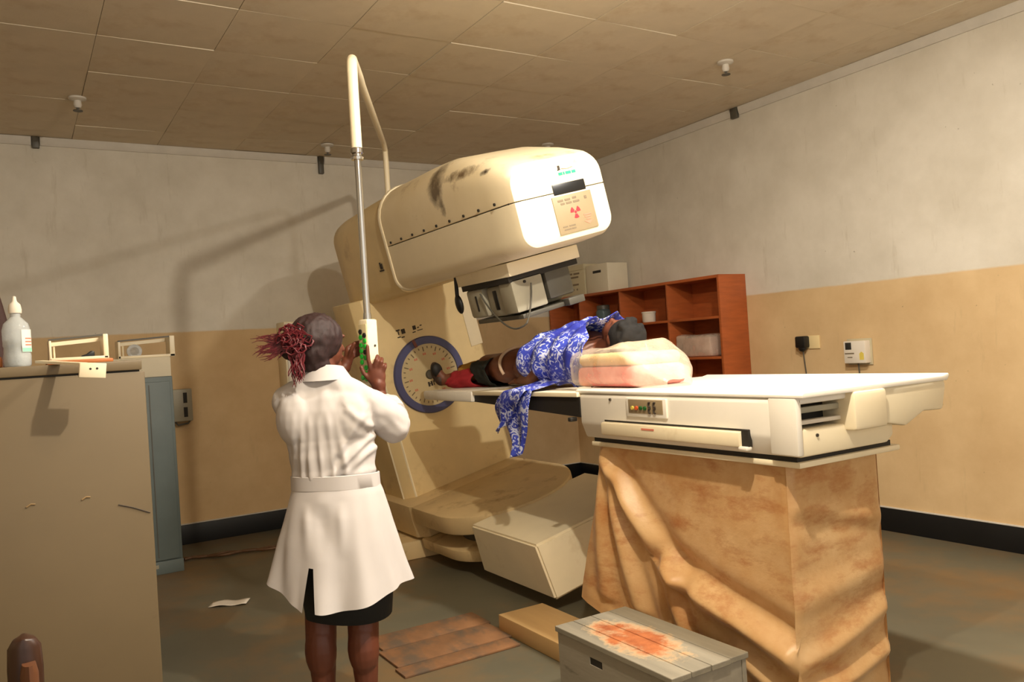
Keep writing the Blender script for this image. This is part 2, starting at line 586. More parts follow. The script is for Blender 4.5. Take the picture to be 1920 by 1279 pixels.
# skirting and its pale cap, cornice strips with their gaps
struct('baseboard_back', MB().box(XL, XR, YB - 0.015, YB, 0, 0.162, 0.002), 'skirting')
struct('baseboard_right', MB().box(XR - 0.015, XR, YF, YB - 0.015, 0, 0.162, 0.002), 'skirting')
struct('trim_1', MB().box(XL, XR - 0.02, YB - 0.018, YB, 0.163, 0.172, 0.002), 'cornice')
struct('trim_2', MB().box(XR - 0.018, XR, YF, YB - 0.018, 0.163, 0.172, 0.002), 'cornice')
n_trim = 3
for x0, x1 in ((XL, 0.19), (0.25, 2.44), (2.51, XR)):
    p = [(YB, 3.245), (YB - 0.012, 3.245), (YB - 0.02, 3.26), (YB - 0.03, 3.295), (YB - 0.03, 3.308), (YB, 3.308)]
    struct('trim_%d' % n_trim, MB().prism(p, x0, x1, 'x'), 'cornice'); n_trim += 1
for y0, y1 in ((YF, 4.68), (4.77, YB - 0.032)):
    p = [(XR, 3.245), (XR - 0.012, 3.245), (XR - 0.02, 3.26), (XR - 0.03, 3.295), (XR - 0.03, 3.308), (XR, 3.308)]
    struct('trim_%d' % n_trim, MB().prism(p, y0, y1, 'y'), 'cornice'); n_trim += 1
for nm, lab, (x0, x1, y0, y1, z0, z1) in (
        ('conduit_clip', 'small dark conduit clip in the cornice gap at far left', (0.195, 0.245, YB - 0.035, YB - 0.001, 3.22, 3.312)),
        ('conduit_clip', 'dark conduit stub below the back cornice beside the hanging arm', (2.452, 2.498, YB - 0.04, YB - 0.001, 3.15, 3.312)),
        ('conduit_clip', 'dark conduit clip in the cornice gap of the right wall', (XR - 0.035, XR - 0.001, 4.69, 4.76, 3.225, 3.312))):
    solo(nm, MB().box(x0, x1, y0, y1, z0, z1, 0.006), M['dkgrey'], lab, 'clip', ((x0 + x1) / 2, (y0 + y1) / 2, z0))

for (x, y), lab in (((0.445, 6.12), 'ceiling sprinkler above the grey locker at far left'),
                    ((2.40, 6.80), 'ceiling sprinkler beside the raised pendant arm near the back wall'),
                    ((4.24, 3.93), 'pale ceiling sprinkler above the right wall cornice'),
                    ((4.30, 6.20), 'ceiling sprinkler peeping over the machine head')):
    t = thing('ceiling_sprinkler', lab, 'sprinkler', (x, y, H - 0.006), group='ceiling sprinklers')
    build('flange', MB().lathe([(0.001, 0), (0.055, 0), (0.055, -0.012), (0.03, -0.022), (0.001, -0.022)], (0, 0, 0)), 'cornice', t)
    build('body', MB().lathe([(0.001, -0.02), (0.022, -0.02), (0.026, -0.05), (0.018, -0.07), (0.001, -0.07)], (0, 0, 0)), 'cornice', t)
    build('deflector', MB().lathe([(0.001, -0.07), (0.008, -0.07), (0.008, -0.085), (0.03, -0.087), (0.03, -0.091), (0.001, -0.091)], (0, 0, 0)), 'dkgrey', t)

# ------------------------------------------------------------------ cobalt therapy machine
TH = math.radians(13.0)
GC = (2.617, 5.5, 1.294)
# fixed stand behind the swinging arm
st = thing('machine_stand', 'squat beige floor stand behind the tilted therapy machine arm', 'stand', (2.62, 6.4, 0))
build('body', MB().box(-0.34, 0.44, -0.42, 0.55, 0.13, 1.72, 0.03), 'beige', st)
build('plinth', MB().box(-0.44, 0.52, -1.05, 0.62, 0, 0.13, 0.01), 'dusty', st)

g = thing('therapy_machine', 'big cream cobalt therapy machine with tilted head, dial and lower counterweight', 'machine', GC, (0, -TH, 0))


def rrect(a, z0, z1, rb, rt, y, n=7, x_off=0.0):
    pts = []
    for cx, cz, r, a0 in ((a - rb, z0 + rb, rb, -90), (a - rt, z1 - rt, rt, 0), (-a + rt, z1 - rt, rt, 90), (-a + rb, z0 + rb, rb, 180)):
        for k in range(n + 1):
            t_ = math.radians(a0 + 90 * k / n)
            pts.append(Vector((cx + x_off + r * math.cos(t_), y, cz + r * math.sin(t_))))
    return pts


SEAM = 0.952
lower = [rrect(.255, .745, SEAM, .06, .004, -2.135), rrect(.286, .712, SEAM, .08, .004, -2.122), rrect(.302, .695, SEAM, .09, .004, -2.085), rrect(.314, .682, SEAM, .09, .004, -1.9),
         rrect(.322, .668, SEAM, .09, .004, -1.45), rrect(.322, .655, SEAM, .10, .004, -0.6)]
build('head_cover_lower', MB().loft(lower), 'cream', g, angle=40)
upper = [rrect(.255, SEAM + .005, 1.10, .004, .09, -2.135), rrect(.286, SEAM + .005, 1.132, .004, .11, -2.122), rrect(.302, SEAM + .005, 1.15, .004, .115, -2.085), rrect(.314, SEAM + .005, 1.205, .004, .13, -1.92),
         rrect(.322, SEAM + .005, 1.275, .004, .16, -1.66), rrect(.322, SEAM + .005, 1.308, .004, .19, -1.45), rrect(.322, SEAM + .005, 1.318, .004, .21, -1.2), rrect(.322, SEAM + .005, 1.318, .004, .22, -0.6)]
up = build('head_cover_upper', MB().loft(upper), 'worn', g, angle=40)
build('seam_gap', MB().box(-.30, .30, -2.09, -0.62, SEAM - .004, SEAM + .008), 'gap', g)
bolt = build('bolt', MB().cyl((-.322, 0, SEAM + .022), (-.329, 0, SEAM + .022), .008, n=10), 'gap', up)
bolt.location.y = -0.68
for k in range(1, 9):
    link_copy(bolt, up, (0, -0.68 - k * 0.165, 0))
build('trim_ring', MB().loft([rrect(.327, .65, 1.325, .1, .225, -0.61), rrect(.332, .645, 1.33, .1, .23, -0.60), rrect(.332, .645, 1.33, .1, .23, -0.585), rrect(.327, .65, 1.325, .1, .225, -0.575)]), 'cream', g)
build('rear_arm', MB().loft([rrect(.315, .635, 1.30, .08, .2, -0.59), rrect(.318, .62, 1.285, .08, .19, -0.2), rrect(.322, .60, 1.26, .06, .17, 0.2), rrect(.315, .60, 1.245, .06, .16, 0.33), rrect(.29, .625, 1.22, .05, .14, 0.36)]), 'beige', g, angle=40)
# emblem printed on the side of the rear arm
b = MB()
b.box(-.3225, -.3185, -.415, -.40, .83, .875).box(-.3225, -.3185, -.44, -.425, .83, .865).box(-.3225, -.3185, -.45, -.38, .815, .825)
build('side_emblem', b, 'ink', g)
# column carrying the dial
col_poly = [(-.43, .42), (-.43, .07), (-.365, 0), (.485, 0), (.52, .04), (.52, .42)]
build('column', MB().prism(col_poly, -.85, .66, 'z', .008), 'beige', g)
build('column_side_panel', MB().box(.40, .505, -.006, .01, .1, .60, .003), 'cream', g)
build('column_edge_strip', MB().prism([(-.434, .075), (-.36, -.004), (-.352, -.004), (-.352, .01), (-.42, .08)], -.845, .1, 'z'), 'cream', g)
# dial
d = build('dial', MB().lathe([(.001, -.012), (.232, -.012), (.232, 0.004), (.001, 0.004)], (0, 0, 0), 64, 'y'), 'dial', g)
ring = [(.228, -.004), (.232, -.022), (.28, -.022), (.287, -.012), (.287, .004), (.228, .004), (.228, -.004)]
build('dial_ring', MB().lathe(ring, (0, 0, 0), 72, 'y'), 'blue_ring', g)
tl = build('tick_mark', MB().box(.178, .212, -.0145, -.011, -.0035, .0035), 'inkgrey', d)
ts_ = build('tick_mark', MB().box(.196, .212, -.0145, -.011, -.0035, .0035), 'inkgrey', d)
ts_.rotation_euler = (0, math.radians(-10), 0)
for k in range(2, 36):
    link_copy(tl if k % 3 == 0 else ts_, d, rot=(0, math.radians(-10 * k), 0))
b = MB()
for k in range(12):
    a = math.radians(k * 30)
    cx, cz = .158 * math.cos(a), .158 * math.sin(a)
    b.box(cx - .012, cx - .003, -.0145, -.011, cz - .008, cz + .008).box(cx + .002, cx + .011, -.0145, -.011, cz - .008, cz + .008)
tag(build('dial_figures', b, 'pinkish', d), kind='stuff')
build('dial_pointer_mark', MB().box(-.012, .012, -.026, -.018, .228, .288, .001).xf(Matrix.Rotation(-TH, 4, 'Y')), mat('red_brown_mark', rgb(120, 66, 60), .5), g)
build('dial_hub', MB().lathe([(.001, -.03), (.03, -.03), (.036, -.012), (.001, -.012)], (0, 0, 0), 24, 'y'), 'dkgrey', d)
b = MB().box(-.035, -.02, -.0145, -.011, -.085, -.05).box(-.02, -.012, -.0145, -.011, -.07, -.063).box(-.012, .002, -.0145, -.011, -.085, -.05).box(.01, .016, -.0145, -.011, -.085, -.05).box(.016, .03, -.0145, -.011, -.062, -.05)
build('dial_lettering', b, 'ink', d)
b = MB()
for x0, x1, z0, z1 in ((-.165, -.135, .375, .385), (-.153, -.146, .345, .375), (-.125, -.095, .345, .38), (-.165, -.14, .325, .333), (-.135, -.11, .318, .326),
                       (-.03, -.005, .35, .38), (.005, .02, .355, .363), (-.04, -.015, .33, .337), (.0, .045, .335, .34), (.03, .045, .365, .372)):
    b.box(x0, x1, -.003, .002, z0, z1)
tag(build('scale_lettering', b, 'ink', g), kind='stuff')
# lower arm, turntable discs and counterweight
build('lower_arm', MB().prism([(-.50, .42), (-.50, -.16), (-.44, -.26), (.44, -.26), (.50, -.16), (.50, .42)], -1.06, -.825, 'z', .01), 'dusty', g)


def stadium(r, cy, yback):
    return [(-r, yback)] + [(r * math.cos(math.radians(180 + 6 * k)), cy + r * math.sin(math.radians(180 + 6 * k))) for k in range(31)] + [(r, yback)]


build('upper_disc', MB().prism(stadium(.50, -.62, -.2), -.945, -.822, 'z', .012), 'dusty', g)
build('lower_disc', MB().prism(stadium(.485, -.62, -.2), -1.135, -1.06, 'z', .008), 'dusty', g)
build('disc_hub', MB().lathe([(.001, -1.07), (.33, -1.07), (.33, -.93), (.001, -.93)], (0, -.62, 0), 40), 'dkgrey', g)
cw = MB()
cw.loft([[Vector((-.46, -1.74, -.84)), Vector((.46, -1.74, -.84)), Vector((.46, -1.0, -.84)), Vector((-.46, -1.0, -.84))],
         [Vector((-.455, -1.80, -1.15)), Vector((.455, -1.80, -1.15)), Vector((.455, -1.0, -1.15)), Vector((-.455, -1.0, -1.15))]])
bmesh.ops.recalc_face_normals(cw.bm, faces=cw.bm.faces)
bmesh.ops.bevel(cw.bm, geom=list(cw.bm.edges), offset=.012, segments=2, affect='EDGES')
build('counterweight', cw, 'cream', g)
# head front: recess, plates, print
fy = -2.135
build('front_recess', MB().box(-.055, .155, fy - .004, fy + .02, SEAM - .012, SEAM + .045, .006), 'black', g)
pl = build('caution_plate', MB().box(-.075, .175, fy - .005, fy + .004, .742, SEAM - .018, .001), 'tanplate', g)
yk = fy - .0055
b = MB()
for x0, x1, z0 in ((-.045, -.01, .905), (.0, .035, .905), (.05, .075, .908), (-.03, -.005, .888), (.005, .04, .888), (.05, .09, .888)):
    b.box(x0, x1, yk - .001, yk + .001, z0, z0 + .010)
b.box(.125, .14, yk - .001, yk + .001, .895, .91)
for x0, x1, z0 in ((-.05, -.02, .775), (-.01, .03, .775), (-.045, .0, .76), (.005, .03, .76)):
    b.box(x0, x1, yk - .001, yk + .001, z0, z0 + .006)
tag(build('plate_lettering', b, 'inkgrey', pl), kind='stuff')
b = MB()
cx, cz = .05, .84
for k in range(3):
    a0 = math.radians(90 + 120 * k + 180)
    pts = []
    for q in range(5):
        a = a0 + math.radians(-28 + 14 * q); pts.append((cx + .032 * math.cos(a), cz + .032 * math.sin(a)))
    for q in range(5):
        a = a0 + math.radians(28 - 14 * q); pts.append((cx + .011 * math.cos(a), cz + .011 * math.sin(a)))
    b.prism(pts, yk - .0015, yk + .001, 'y')
b.cyl((cx, yk + .001, cz), (cx, yk - .0015, cz), .007, n=12)
build('radiation_trefoil', b, 'red', pl)
b = MB()
for x0, x1, z0 in ((.095, .145, .812), (.10, .14, .80), (.108, .132, .788)):
    b.box(x0, x1, yk - .001, yk + .001, z0, z0 + .007)
b.prism([(.09, .783), (.15, .783), (.12, .765)], yk - .001, yk + .001, 'y')
build('red_plate_lettering', b, 'pinkish', pl)
b = MB()
for x0, x1 in ((.005, .03), (.034, .045), (.05, .085), (.09, .115)):
    b.box(x0, x1, fy - .0015, fy + .002, 1.035, 1.05)
build('green_lettering', b, 'greenink', up)
build('front_emblem', MB().box(.008, .022, fy - .0015, fy + .002, 1.062, 1.085).box(.004, .012, fy - .0015, fy + .002, 1.06, 1.066), 'ink', up)
b = MB()
for k in range(6):
    b.box(.03 + .012 * k, .042 + .012 * k, fy - .0015, fy + .002, 1.066 - .002 * (3 - abs(k - 2.5)), 1.069 - .002 * (3 - abs(k - 2.5)))
build('red_emblem', b, 'pinkish', up)
# collimator slung under the head
build('collimator_plate', MB().box(-.24, .24, -1.83, -1.24, .60, .675, .006), 'cream', g)
build('collimator_rail', MB().box(-.235, .235, -1.80, -1.27, .568, .602, .003), 'gap', g)
cb = build('collimator_box', MB().box(-.225, .20, -1.47, -1.28, .40, .570, .02), 'grey', g)
build('slot', MB().box(-.228, -.2, -1.40, -1.385, .44, .53), 'gap', cb)
cb2 = build('collimator_box', MB().box(-.205, .20, -1.66, -1.475, .385, .570, .03), 'grey', g)
build('slot', MB().box(-.209, -.19, -1.595, -1.555, .43, .54, .004), 'black', cb2)
cb3 = build('collimator_box', MB().box(-.225, -.02, -1.80, -1.665, .40, .585, .01), 'grey', g)
build('hinge', MB().cyl((-.14, -1.799, .555), (-.14, -1.806, .555), .008), 'gap', cb3)
build('lamp_housing', MB().box(.0, .17, -1.80, -1.665, .42, .58, .012), 'dkgrey', g)
build('collimator_tray', MB().box(-.20, .20, -1.80, -1.30, .362, .386, .004), 'dkgrey', g)
build('side_knob', MB().ell((-.215, -1.155, .50), (.02, .035, .06)).cyl((-.215, -1.155, .55), (-.2, -1.17, .66), .012), 'black', g)
build('front_bracket', MB().box(.08, .19, -1.85, -1.78, .36, .40, .005), 'dkgrey', g)
cab = []
for k in range(21):
    t_ = k / 20
    cab.append((-.236 + .26 * max(0, t_ - .55), -1.47 - .36 * min(1, t_ * 1.6), .54 - .22 * math.sin(math.pi * t_) ** 0.8))
build('cable_loop', MB().tube(cab, .005, 8), 'dkgrey', g)

# ------------------------------------------------------------------ pendant arm with its control handset
pn = thing('pendant_arm', 'cream and chrome overhead arm with hanging control handset held by the standing person', 'pendant', (1.30, 3.312, 1.33))
path = [(2.36, 5.46, 2.42), (2.36, 5.46, 2.86), (2.345, 5.43, 2.93), (2.30, 5.35, 2.96)]
for k in range(1, 15):
    t_ = k / 15
    path.append((2.30 + (1.335 - 2.30) * t_, 5.35 + (3.385 - 5.35) * t_, 2.96 + (2.755 - 2.96) * t_))
path += [(1.318, 3.35, 2.748), (1.306, 3.323, 2.72), (1.301, 3.313, 2.68), (1.30, 3.312, 2.60)]
build('overhead_tube', MB().tube(path + [(1.30, 3.312, 2.34)], [.02] * 4 + [.02] * 12 + [.023] * 7, 14), 'cream', pn, True)
build('collar', MB().lathe([(.001, 0), (.026, 0), (.028, .01), (.022, .016), (.022, .022), (.028, .028), (.028, .045), (.024, .05), (.001, .05)], (1.30, 3.312, 2.30)), 'chrome', pn, True)
build('chrome_tube', MB().cyl((1.30, 3.312, 1.61), (1.30, 3.312, 2.31), .0145, n=18), 'chrome', pn, True)
build('lower_collar', MB().cyl((1.30, 3.312, 1.60), (1.30, 3.312, 1.64), .019, .016), 'chrome', pn, True)
HR = Matrix.Translation((1.30, 3.312, 1.33)) @ Matrix.Rotation(math.radians(20), 4, 'Z')
hs = build('handset', MB().box(-.030, .030, -.028, .028, 0, .282, .008).xf(HR), 'cream', pn, True)
build('handset_screw', MB().cyl((.008, -.027, .168), (.008, -.031, .168), .005, n=10).xf(HR), 'ink', hs, True)
build('button_plate', MB().box(-.033, -.029, -.024, .025, .01, .262, .002).xf(HR), 'dial', hs, True)
# buttons sit on the left-hand face
gb = [(-.012, z) for z in (.028, .052, .076, .118, .142, .166, .19, .214)] + [(.012, z) for z in (.034, .058, .1, .124, .148, .172, .206, .23)]
btn = None
for i, (yy, zz) in enumerate(gb):
    c_ = 'black' if i in (7, 15, 4) else ('green')
    if btn is None or c_ == 'black':
        o = build('button', MB().lathe([(.001, -.0385), (.008, -.0385), (.0108, -.036), (.0108, -.032), (.001, -.032)], (0, 0, 0), 12, 'x'), c_, hs)
        if c_ == 'green': btn = o
    else:
        o = link_copy(btn, hs)
    o.matrix_local = MTX[hs.name].inverted() @ HR @ Matrix.Translation((0, yy, zz))

# ------------------------------------------------------------------ treatment couch
co = thing('treatment_couch', 'white treatment couch with control panel and brown cloth skirt', 'couch', (2.6, 2.5, 0))
# console body, side profile tapers in near the bottom edge
prof = [(2.30, 1.215), (2.288, 1.20), (2.288, 1.075), (2.315, 1.003), (2.80, 1.003), (2.90, 1.05), (3.02, 1.09), (3.10, 1.10), (3.125, 1.215)]
body = MB().prism(prof, 2.02, 3.17, 'y', .012)
cbody = build('console_body', body, 'white', co, True)
# end of the console with the open slot
build('console_end', MB().box(2.288, 2.318, 1.905, 2.03, 1.01, 1.215, .008), 'white', co, True)
build('console_end', MB().prism([(2.31, 1.10), (2.31, 1.004), (2.80, 1.004), (2.84, 1.03), (2.84, 1.10)], 1.915, 2.03, 'y', .008), 'cream', co, True)
build('console_end', MB().box(2.30, 2.58, 1.905, 2.03, 1.19, 1.216, .008), 'white', co, True)
build('end_block', MB().box(2.555, 2.745, 1.865, 2.03, 1.075, 1.217, .014), 'cream', co, True)
build('slot_recess', MB().box(2.31, 2.57, 2.005, 2.025, 1.09, 1.2), 'gap', co, True)
build('slot_rail', MB().box(2.325, 2.57, 1.935, 1.955, 1.155, 1.176, .003), 'grey', co, True)
build('slot_rail', MB().box(2.325, 2.57, 1.93, 1.96, 1.115, 1.130, .003), 'paper', co, True)
build('end_wing', MB().prism([(2.74, 1.215), (3.145, 1.222), (3.155, 1.19), (3.125, 1.10), (3.0, 1.105), (2.88, 1.06), (2.74, 1.085)], 1.885, 2.03, 'y', .01), 'cream', co, True)
top = [(2.288, 1.214), (2.288, 1.226), (2.30, 1.234), (3.12, 1.234), (3.16, 1.242), (3.168, 1.234), (3.15, 1.214)]
build('couch_top', MB().prism(top, 1.875, 3.20, 'y', .003), 'white', co, True)
cp = build('control_panel', MB().box(2.279, 2.292, 2.555, 2.815, 1.118, 1.20, .003), 'white', co, True)
pf = build('panel_face', MB().box(2.2765, 2.281, 2.575, 2.795, 1.135, 1.194, .001), 'tanplate', cp, True)
for y, c_ in ((2.765, 'yellow'), (2.738, 'orange'), (2.711, 'dkgreen'), (2.684, 'dkgreen')):
    build('button', MB().cyl((2.280, y, 1.158), (2.270, y, 1.158), .0095, .008, 14), c_, cp, True)
for y in (2.652, 2.620):
    for z in (1.174, 1.148):
        pts = [(2.273, y + .008 * math.cos(a), z + .010 * math.sin(a)) for a in [math.radians(30 * k - 120) for k in range(9)]]
        build('dark_marking', MB().tube(pts, .0035, 6), 'ink', cp, True)
build('panel_slot', MB().box(2.2875, 2.2885, 2.12, 2.985, 1.088, 1.096), 'gap', co, True)
dr = build('hand_rail', MB().box(2.262, 2.30, 2.15, 2.985, 1.03, 1.087, .008), 'cream', co, True)
build('rail_badge', MB().box(2.2605, 2.263, 2.62, 2.70, 1.066, 1.074), 'pinkish', dr, True)
build('rail_notch', MB().box(2.275, 2.295, 2.118, 2.15, 1.03, 1.095), 'gap', co, True)
build('rail_end_knob', MB().box(2.262, 2.292, 2.115, 2.16, 1.018, 1.034, .006), 'white', co, True)
build('lower_gap', MB().box(2.325, 2.86, 1.945, 3.12, .985, 1.005), 'gap', co, True)
build('lower_tray', MB().prism([(2.32, 1.93), (2.90, 1.93), (2.90, 3.14), (2.32, 3.14)], .963, .985, 'z', .006), 'cream', co, True)
b = MB().cyl((2.286, 2.93, 1.19), (2.280, 2.93, 1.19), .006, n=10)
build('screw', b, 'ink', co, True)
build('screw', MB().cyl((2.40, 1.916, 1.075), (2.40, 1.910, 1.075), .006, n=10), 'ink', co, True)
# sliding top that carries the patient
build('sliding_top', MB().prism([(3.17, 1.196), (4.25, 1.188), (4.25, 1.212), (3.17, 1.219)], 2.272, 3.12, 'x', .004), 'cream', co, True)
build('dark_underside', MB().prism([(3.17, 1.10), (4.22, 1.15), (4.22, 1.188), (3.17, 1.196)], 2.285, 3.10, 'x'), 'darkpad', co, True)
build('wrapped_foot_end', MB().prism([(4.21, 1.148), (4.85, 1.150), (4.87, 1.19), (4.86, 1.208), (4.21, 1.213)], 2.262, 3.12, 'x', .012), 'white', co, True)
build('side_lug', MB().box(2.25, 2.29, 3.20, 3.225, 1.08, 1.10, .004), 'gap', co, True)
build('pedestal', MB().box(2.42, 2.80, 2.12, 3.0, 0, .96, .01), 'dkgrey', co, True)

# cloth skirt with its long diagonal creases
PER = [(2.335, 3.10), (2.345, 2.005), (2.872, 2.005), (2.872, 3.10)]
LEN = [0]
for a, c in zip(PER, PER[1:] + PER[:1]):
    LEN.append(LEN[-1] + math.hypot(c[0] - a[0], c[1] - a[1]))
# creases on the long side facing the camera, as (y, z) lines; amplitude, width
RIDGE = [((3.08, .93), (2.645, .45), .040, .045), ((2.645, .45), (2.05, .27), .055, .05), ((3.06, .93), (2.86, .25), .030, .035), ((3.10, .93), (3.0, .2), .022, .03), ((2.95, .80), (2.55, .14), .022, .035),
         ((2.30, .20), (2.03, .05), .03, .04), ((2.5, .15), (2.2, .05), .02, .035)]
RIDGE_END = [((2.40, .80), (2.88, .70), .010, .035), ((2.36, .46), (2.86, .52), .010, .05), ((2.36, .24), (2.88, .36), .022, .04), ((2.36, .10), (2.88, .19), .024, .035)]


def seg_ridge(p, a, b, amp, w):
    ax, az = a; bx, bz = b
    dx, dz = bx - ax, bz - az
    L2 = dx * dx + dz * dz
    t_ = max(-.05, min(1.05, ((p[0] - ax) * dx + (p[1] - az) * dz) / L2))
    ex, ez = p[0] - ax - t_ * dx, p[1] - az - t_ * dz
    side = (dx * ez - dz * ex) / math.sqrt(L2)
    dd = math.hypot(ex, ez)
    k = math.exp(-(dd / w) ** 2)
    return amp * k * (0.5 + 0.5 * min(1, t_ * 3 + .3)) - amp * .55 * math.exp(-((dd - 1.6 * w) / w) ** 2) * (1 if side < 0 else .4)


def skirt_pt(u, v):
    s_ = u * LEN[-1]
    i = max(k for k in range(4) if LEN[k] <= s_ + 1e-9) if s_ < LEN[-1] else 3
    f_ = (s_ - LEN[i]) / (LEN[i + 1] - LEN[i])
    a, c = PER[i], PER[(i + 1) % 4]
    x, y = a[0] + (c[0] - a[0]) * f_, a[1] + (c[1] - a[1]) * f_
    nx, ny = [(-1, 0), (0, -1), (1, 0), (0, 1)][i]
    # soften corners
    e = min(f_, 1 - f_) * (LEN[i + 1] - LEN[i])
    hem = .03
    z = .962 - v * (.962 - hem)
    d_ = 0.012 * math.sin(s_ * 9 + v * 3) * v
    if i == 0:
        for r_ in RIDGE: d_ += seg_ridge((y, z), *r_)
        if f_ < .25:
            d_ += .05 * v * (1 - f_ / .25)
    elif i == 1:
        for r_ in RIDGE_END: d_ += seg_ridge((x, z), *r_)
    d_ += .005 * noise.noise(Vector((x * 5, y * 5, z * 6))) * min(1, v * 6)
    d_ *= min(1, e / .05 + .35) if i != 0 or f_ > .5 else 1
    d_ *= min(1, v * 8)
    x += nx * d_; y += ny * d_
    if i == 0 and f_ < .3:       # the far corner flares out and is hitched up
        k = (1 - f_ / .3)
        y += .17 * k * v ** 1.2
        z = .962 - v * (.962 - (hem + .19 * k))
    if i == 3 and f_ > .6:
        k = (f_ - .6) / .4
        y += .17 * k * v ** 1.2
        z = .962 - v * (.962 - (hem + .19 * k))
        x -= .05 * v * k
    # pinch the last corner in a little under the tray
    r_ = .012 * (1 - min(1, e / .03))
    return Vector((x - nx * r_, y - ny * r_, z))


sk = MB().grid(skirt_pt, 300, 90, closed=True)
build('cloth_skirt', sk, 'drape', co, True, angle=80)

# ------------------------------------------------------------------ foam head rest in a plastic bag
pw = thing('foam_pillow', 'pink and yellow foam pillow in a clear plastic bag on the white couch', 'pillow', (2.52, 2.98, 1.236))
build('pink_foam', MB().box(2.37, 2.70, 2.86, 3.30, 1.238, 1.335, .03, 3), 'foam_pink', pw, True)
build('yellow_foam', MB().box(2.375, 2.695, 2.88, 3.29, 1.335, 1.395, .028, 3), 'foam_yellow', pw, True)


def bag_pt(u, v):
    a = 2 * math.pi * u
    y = 3.345 - .66 * v
    # cross-section closes towards the twisted tail
    w = .185 if v < .70 else .185 * max(.35, 1 - ((v - .70) / .30) ** 1.5 * .65)
    h = (.086 if v < .3 else .086 + .014 * math.sin((v - .3) * 5)) if v < .58 else .0998 * max(.08, 1 - ((v - .58) / .42) ** 1.15 * .92)
    if v < .04:
        w *= .80 + 5 * v; h *= .80 + 5 * v
    cx, cz = 2.535 - .05 * max(0, v - .7) / .3, 1.2375 + h
    ca, sa = math.cos(a), math.sin(a)
    pw_ = .42
    x = cx + w * math.copysign(abs(ca) ** pw_, ca)
    z = cz + h * math.copysign(abs(sa) ** pw_, sa)
    k = noise.noise(Vector((x * 11, y * 8, z * 11))) * .014 + abs(noise.noise(Vector((x * 22 + 4, y * 14, z * 22)))) * .010
    k *= .4 if v < .1 else 1
    x += ca * k; z = max(1.2372, z + sa * k + (.006 if sa > 0 else 0))
    return Vector((x, y, z))


bg = MB().grid(bag_pt, 64, 56, closed=True)
build('plastic_bag', bg, 'film', pw, True, angle=50)

# ------------------------------------------------------------------ reclining patient
def mid(mb):
    for v in mb.bm.verts:
        v.co.x += .10 * min(1, max(0, (4.95 - v.co.y) / .45))
    return mb


pt = thing('person', 'person lying on the couch, blue and white print cloth over the chest', 'person', (2.6, 3.9, 1.215))
b = MB()
hd = Vector((2.60, 3.33, 1.475))
b.ell(hd, (.078, .10, .088)); b.ell(hd + Vector((-.005, .05, .018)), (.062, .075, .068))
b.ell(hd + Vector((-.012, .105, .025)), (.032, .03, .04))          # chin
b.limb([hd + Vector((-.012, .035, .07)), hd + Vector((-.02, .062, .098))], [.012, .014])      # nose
b.ell(hd + Vector((-.018, .088, .07)), (.022, .014, .012))          # lips
b.ell(hd + Vector((-.035, .01, .076)), (.02, .014, .014)); b.ell(hd + Vector((.025, .01, .078)), (.02, .014, .014))   # brows
b.ell(hd + Vector((-.078, .01, -.015)), (.012, .022, .03))          # ear
b.limb([hd + Vector((0, .07, -.025)), (2.60, 3.50, 1.40)], [.05, .062])
b.ell((2.60, 3.62, 1.385), (.185, .13, .135)); b.ell((2.60, 3.74, 1.385), (.165, .17, .145))
b.ell((2.60, 3.95, 1.335), (.15, .17, .115)); b.ell((2.60, 4.14, 1.325), (.155, .16, .108))
b.ell((2.60, 4.34, 1.335), (.178, .17, .112))
b.limb([(2.52, 4.38, 1.33), (2.55, 4.60, 1.335), (2.66, 4.74, 1.33), (2.55, 4.86, 1.275), (2.455, 4.95, 1.262)], [.098, .085, .062, .052, .036])
b.limb([(2.70, 4.38, 1.33), (2.76, 4.58, 1.335), (2.84, 4.74, 1.33), (2.74, 4.85, 1.27), (2.64, 4.92, 1.262)], [.095, .082, .06, .05, .036])
b.limb([(2.455, 4.95, 1.262), (2.425, 4.965, 1.33)], [.035, .03]); b.limb([(2.64, 4.92, 1.262), (2.60, 4.945, 1.33)], [.035, .03])
# near arm lies along the flank, hand on the couch edge
b.limb([(2.45, 3.60, 1.43), (2.385, 3.72, 1.35), (2.37, 3.83, 1.28)], [.062, .05, .043])
b.limb([(2.37, 3.83, 1.28), (2.40, 4.02, 1.262)], [.043, .028])
b.ell((2.405, 4.07, 1.255), (.03, .05, .02))
for k in range(4):
    b.limb([(2.385 + .014 * k, 4.10, 1.252), (2.385 + .015 * k, 4.135 - .004 * abs(k - 1), 1.247), (2.386 + .015 * k, 4.16 - .008 * abs(k - 1), 1.238)], [.0085, .008, .007], 8)
b.limb([(2.435, 4.06, 1.258), (2.452, 4.095, 1.25)], [.010, .008], 8)
b.limb([(2.75, 3.60, 1.42), (2.83, 3.75, 1.33), (2.83, 3.98, 1.28)], [.06, .05, .036])
b.ell((2.82, 4.05, 1.265), (.03, .05, .02))
build('body', mid(remesh(b, .008, 5)), 'skin', pt, True, angle=80)
h_ = MB().ell(hd + Vector((0, -.028, -.006)), (.092, .098, .094))
for k in range(60):
    a = random.uniform(0, 6.28); q = random.uniform(.2, 1)
    h_.ell(hd + Vector((.085 * math.cos(a) * q, -.06 - .05 * math.sqrt(1 - q * q) , .085 * math.sin(a) * q)), (.02, .02, .02), n=8)
build('hair', mid(remesh(h_, .008, 2)), mat('short_black_hair', rgb(20, 17, 16), .8, .3, 60, bump=.6), pt, True, angle=80)
# blue print cloth: over the chest, bunched, with a tail hanging down beside the couch


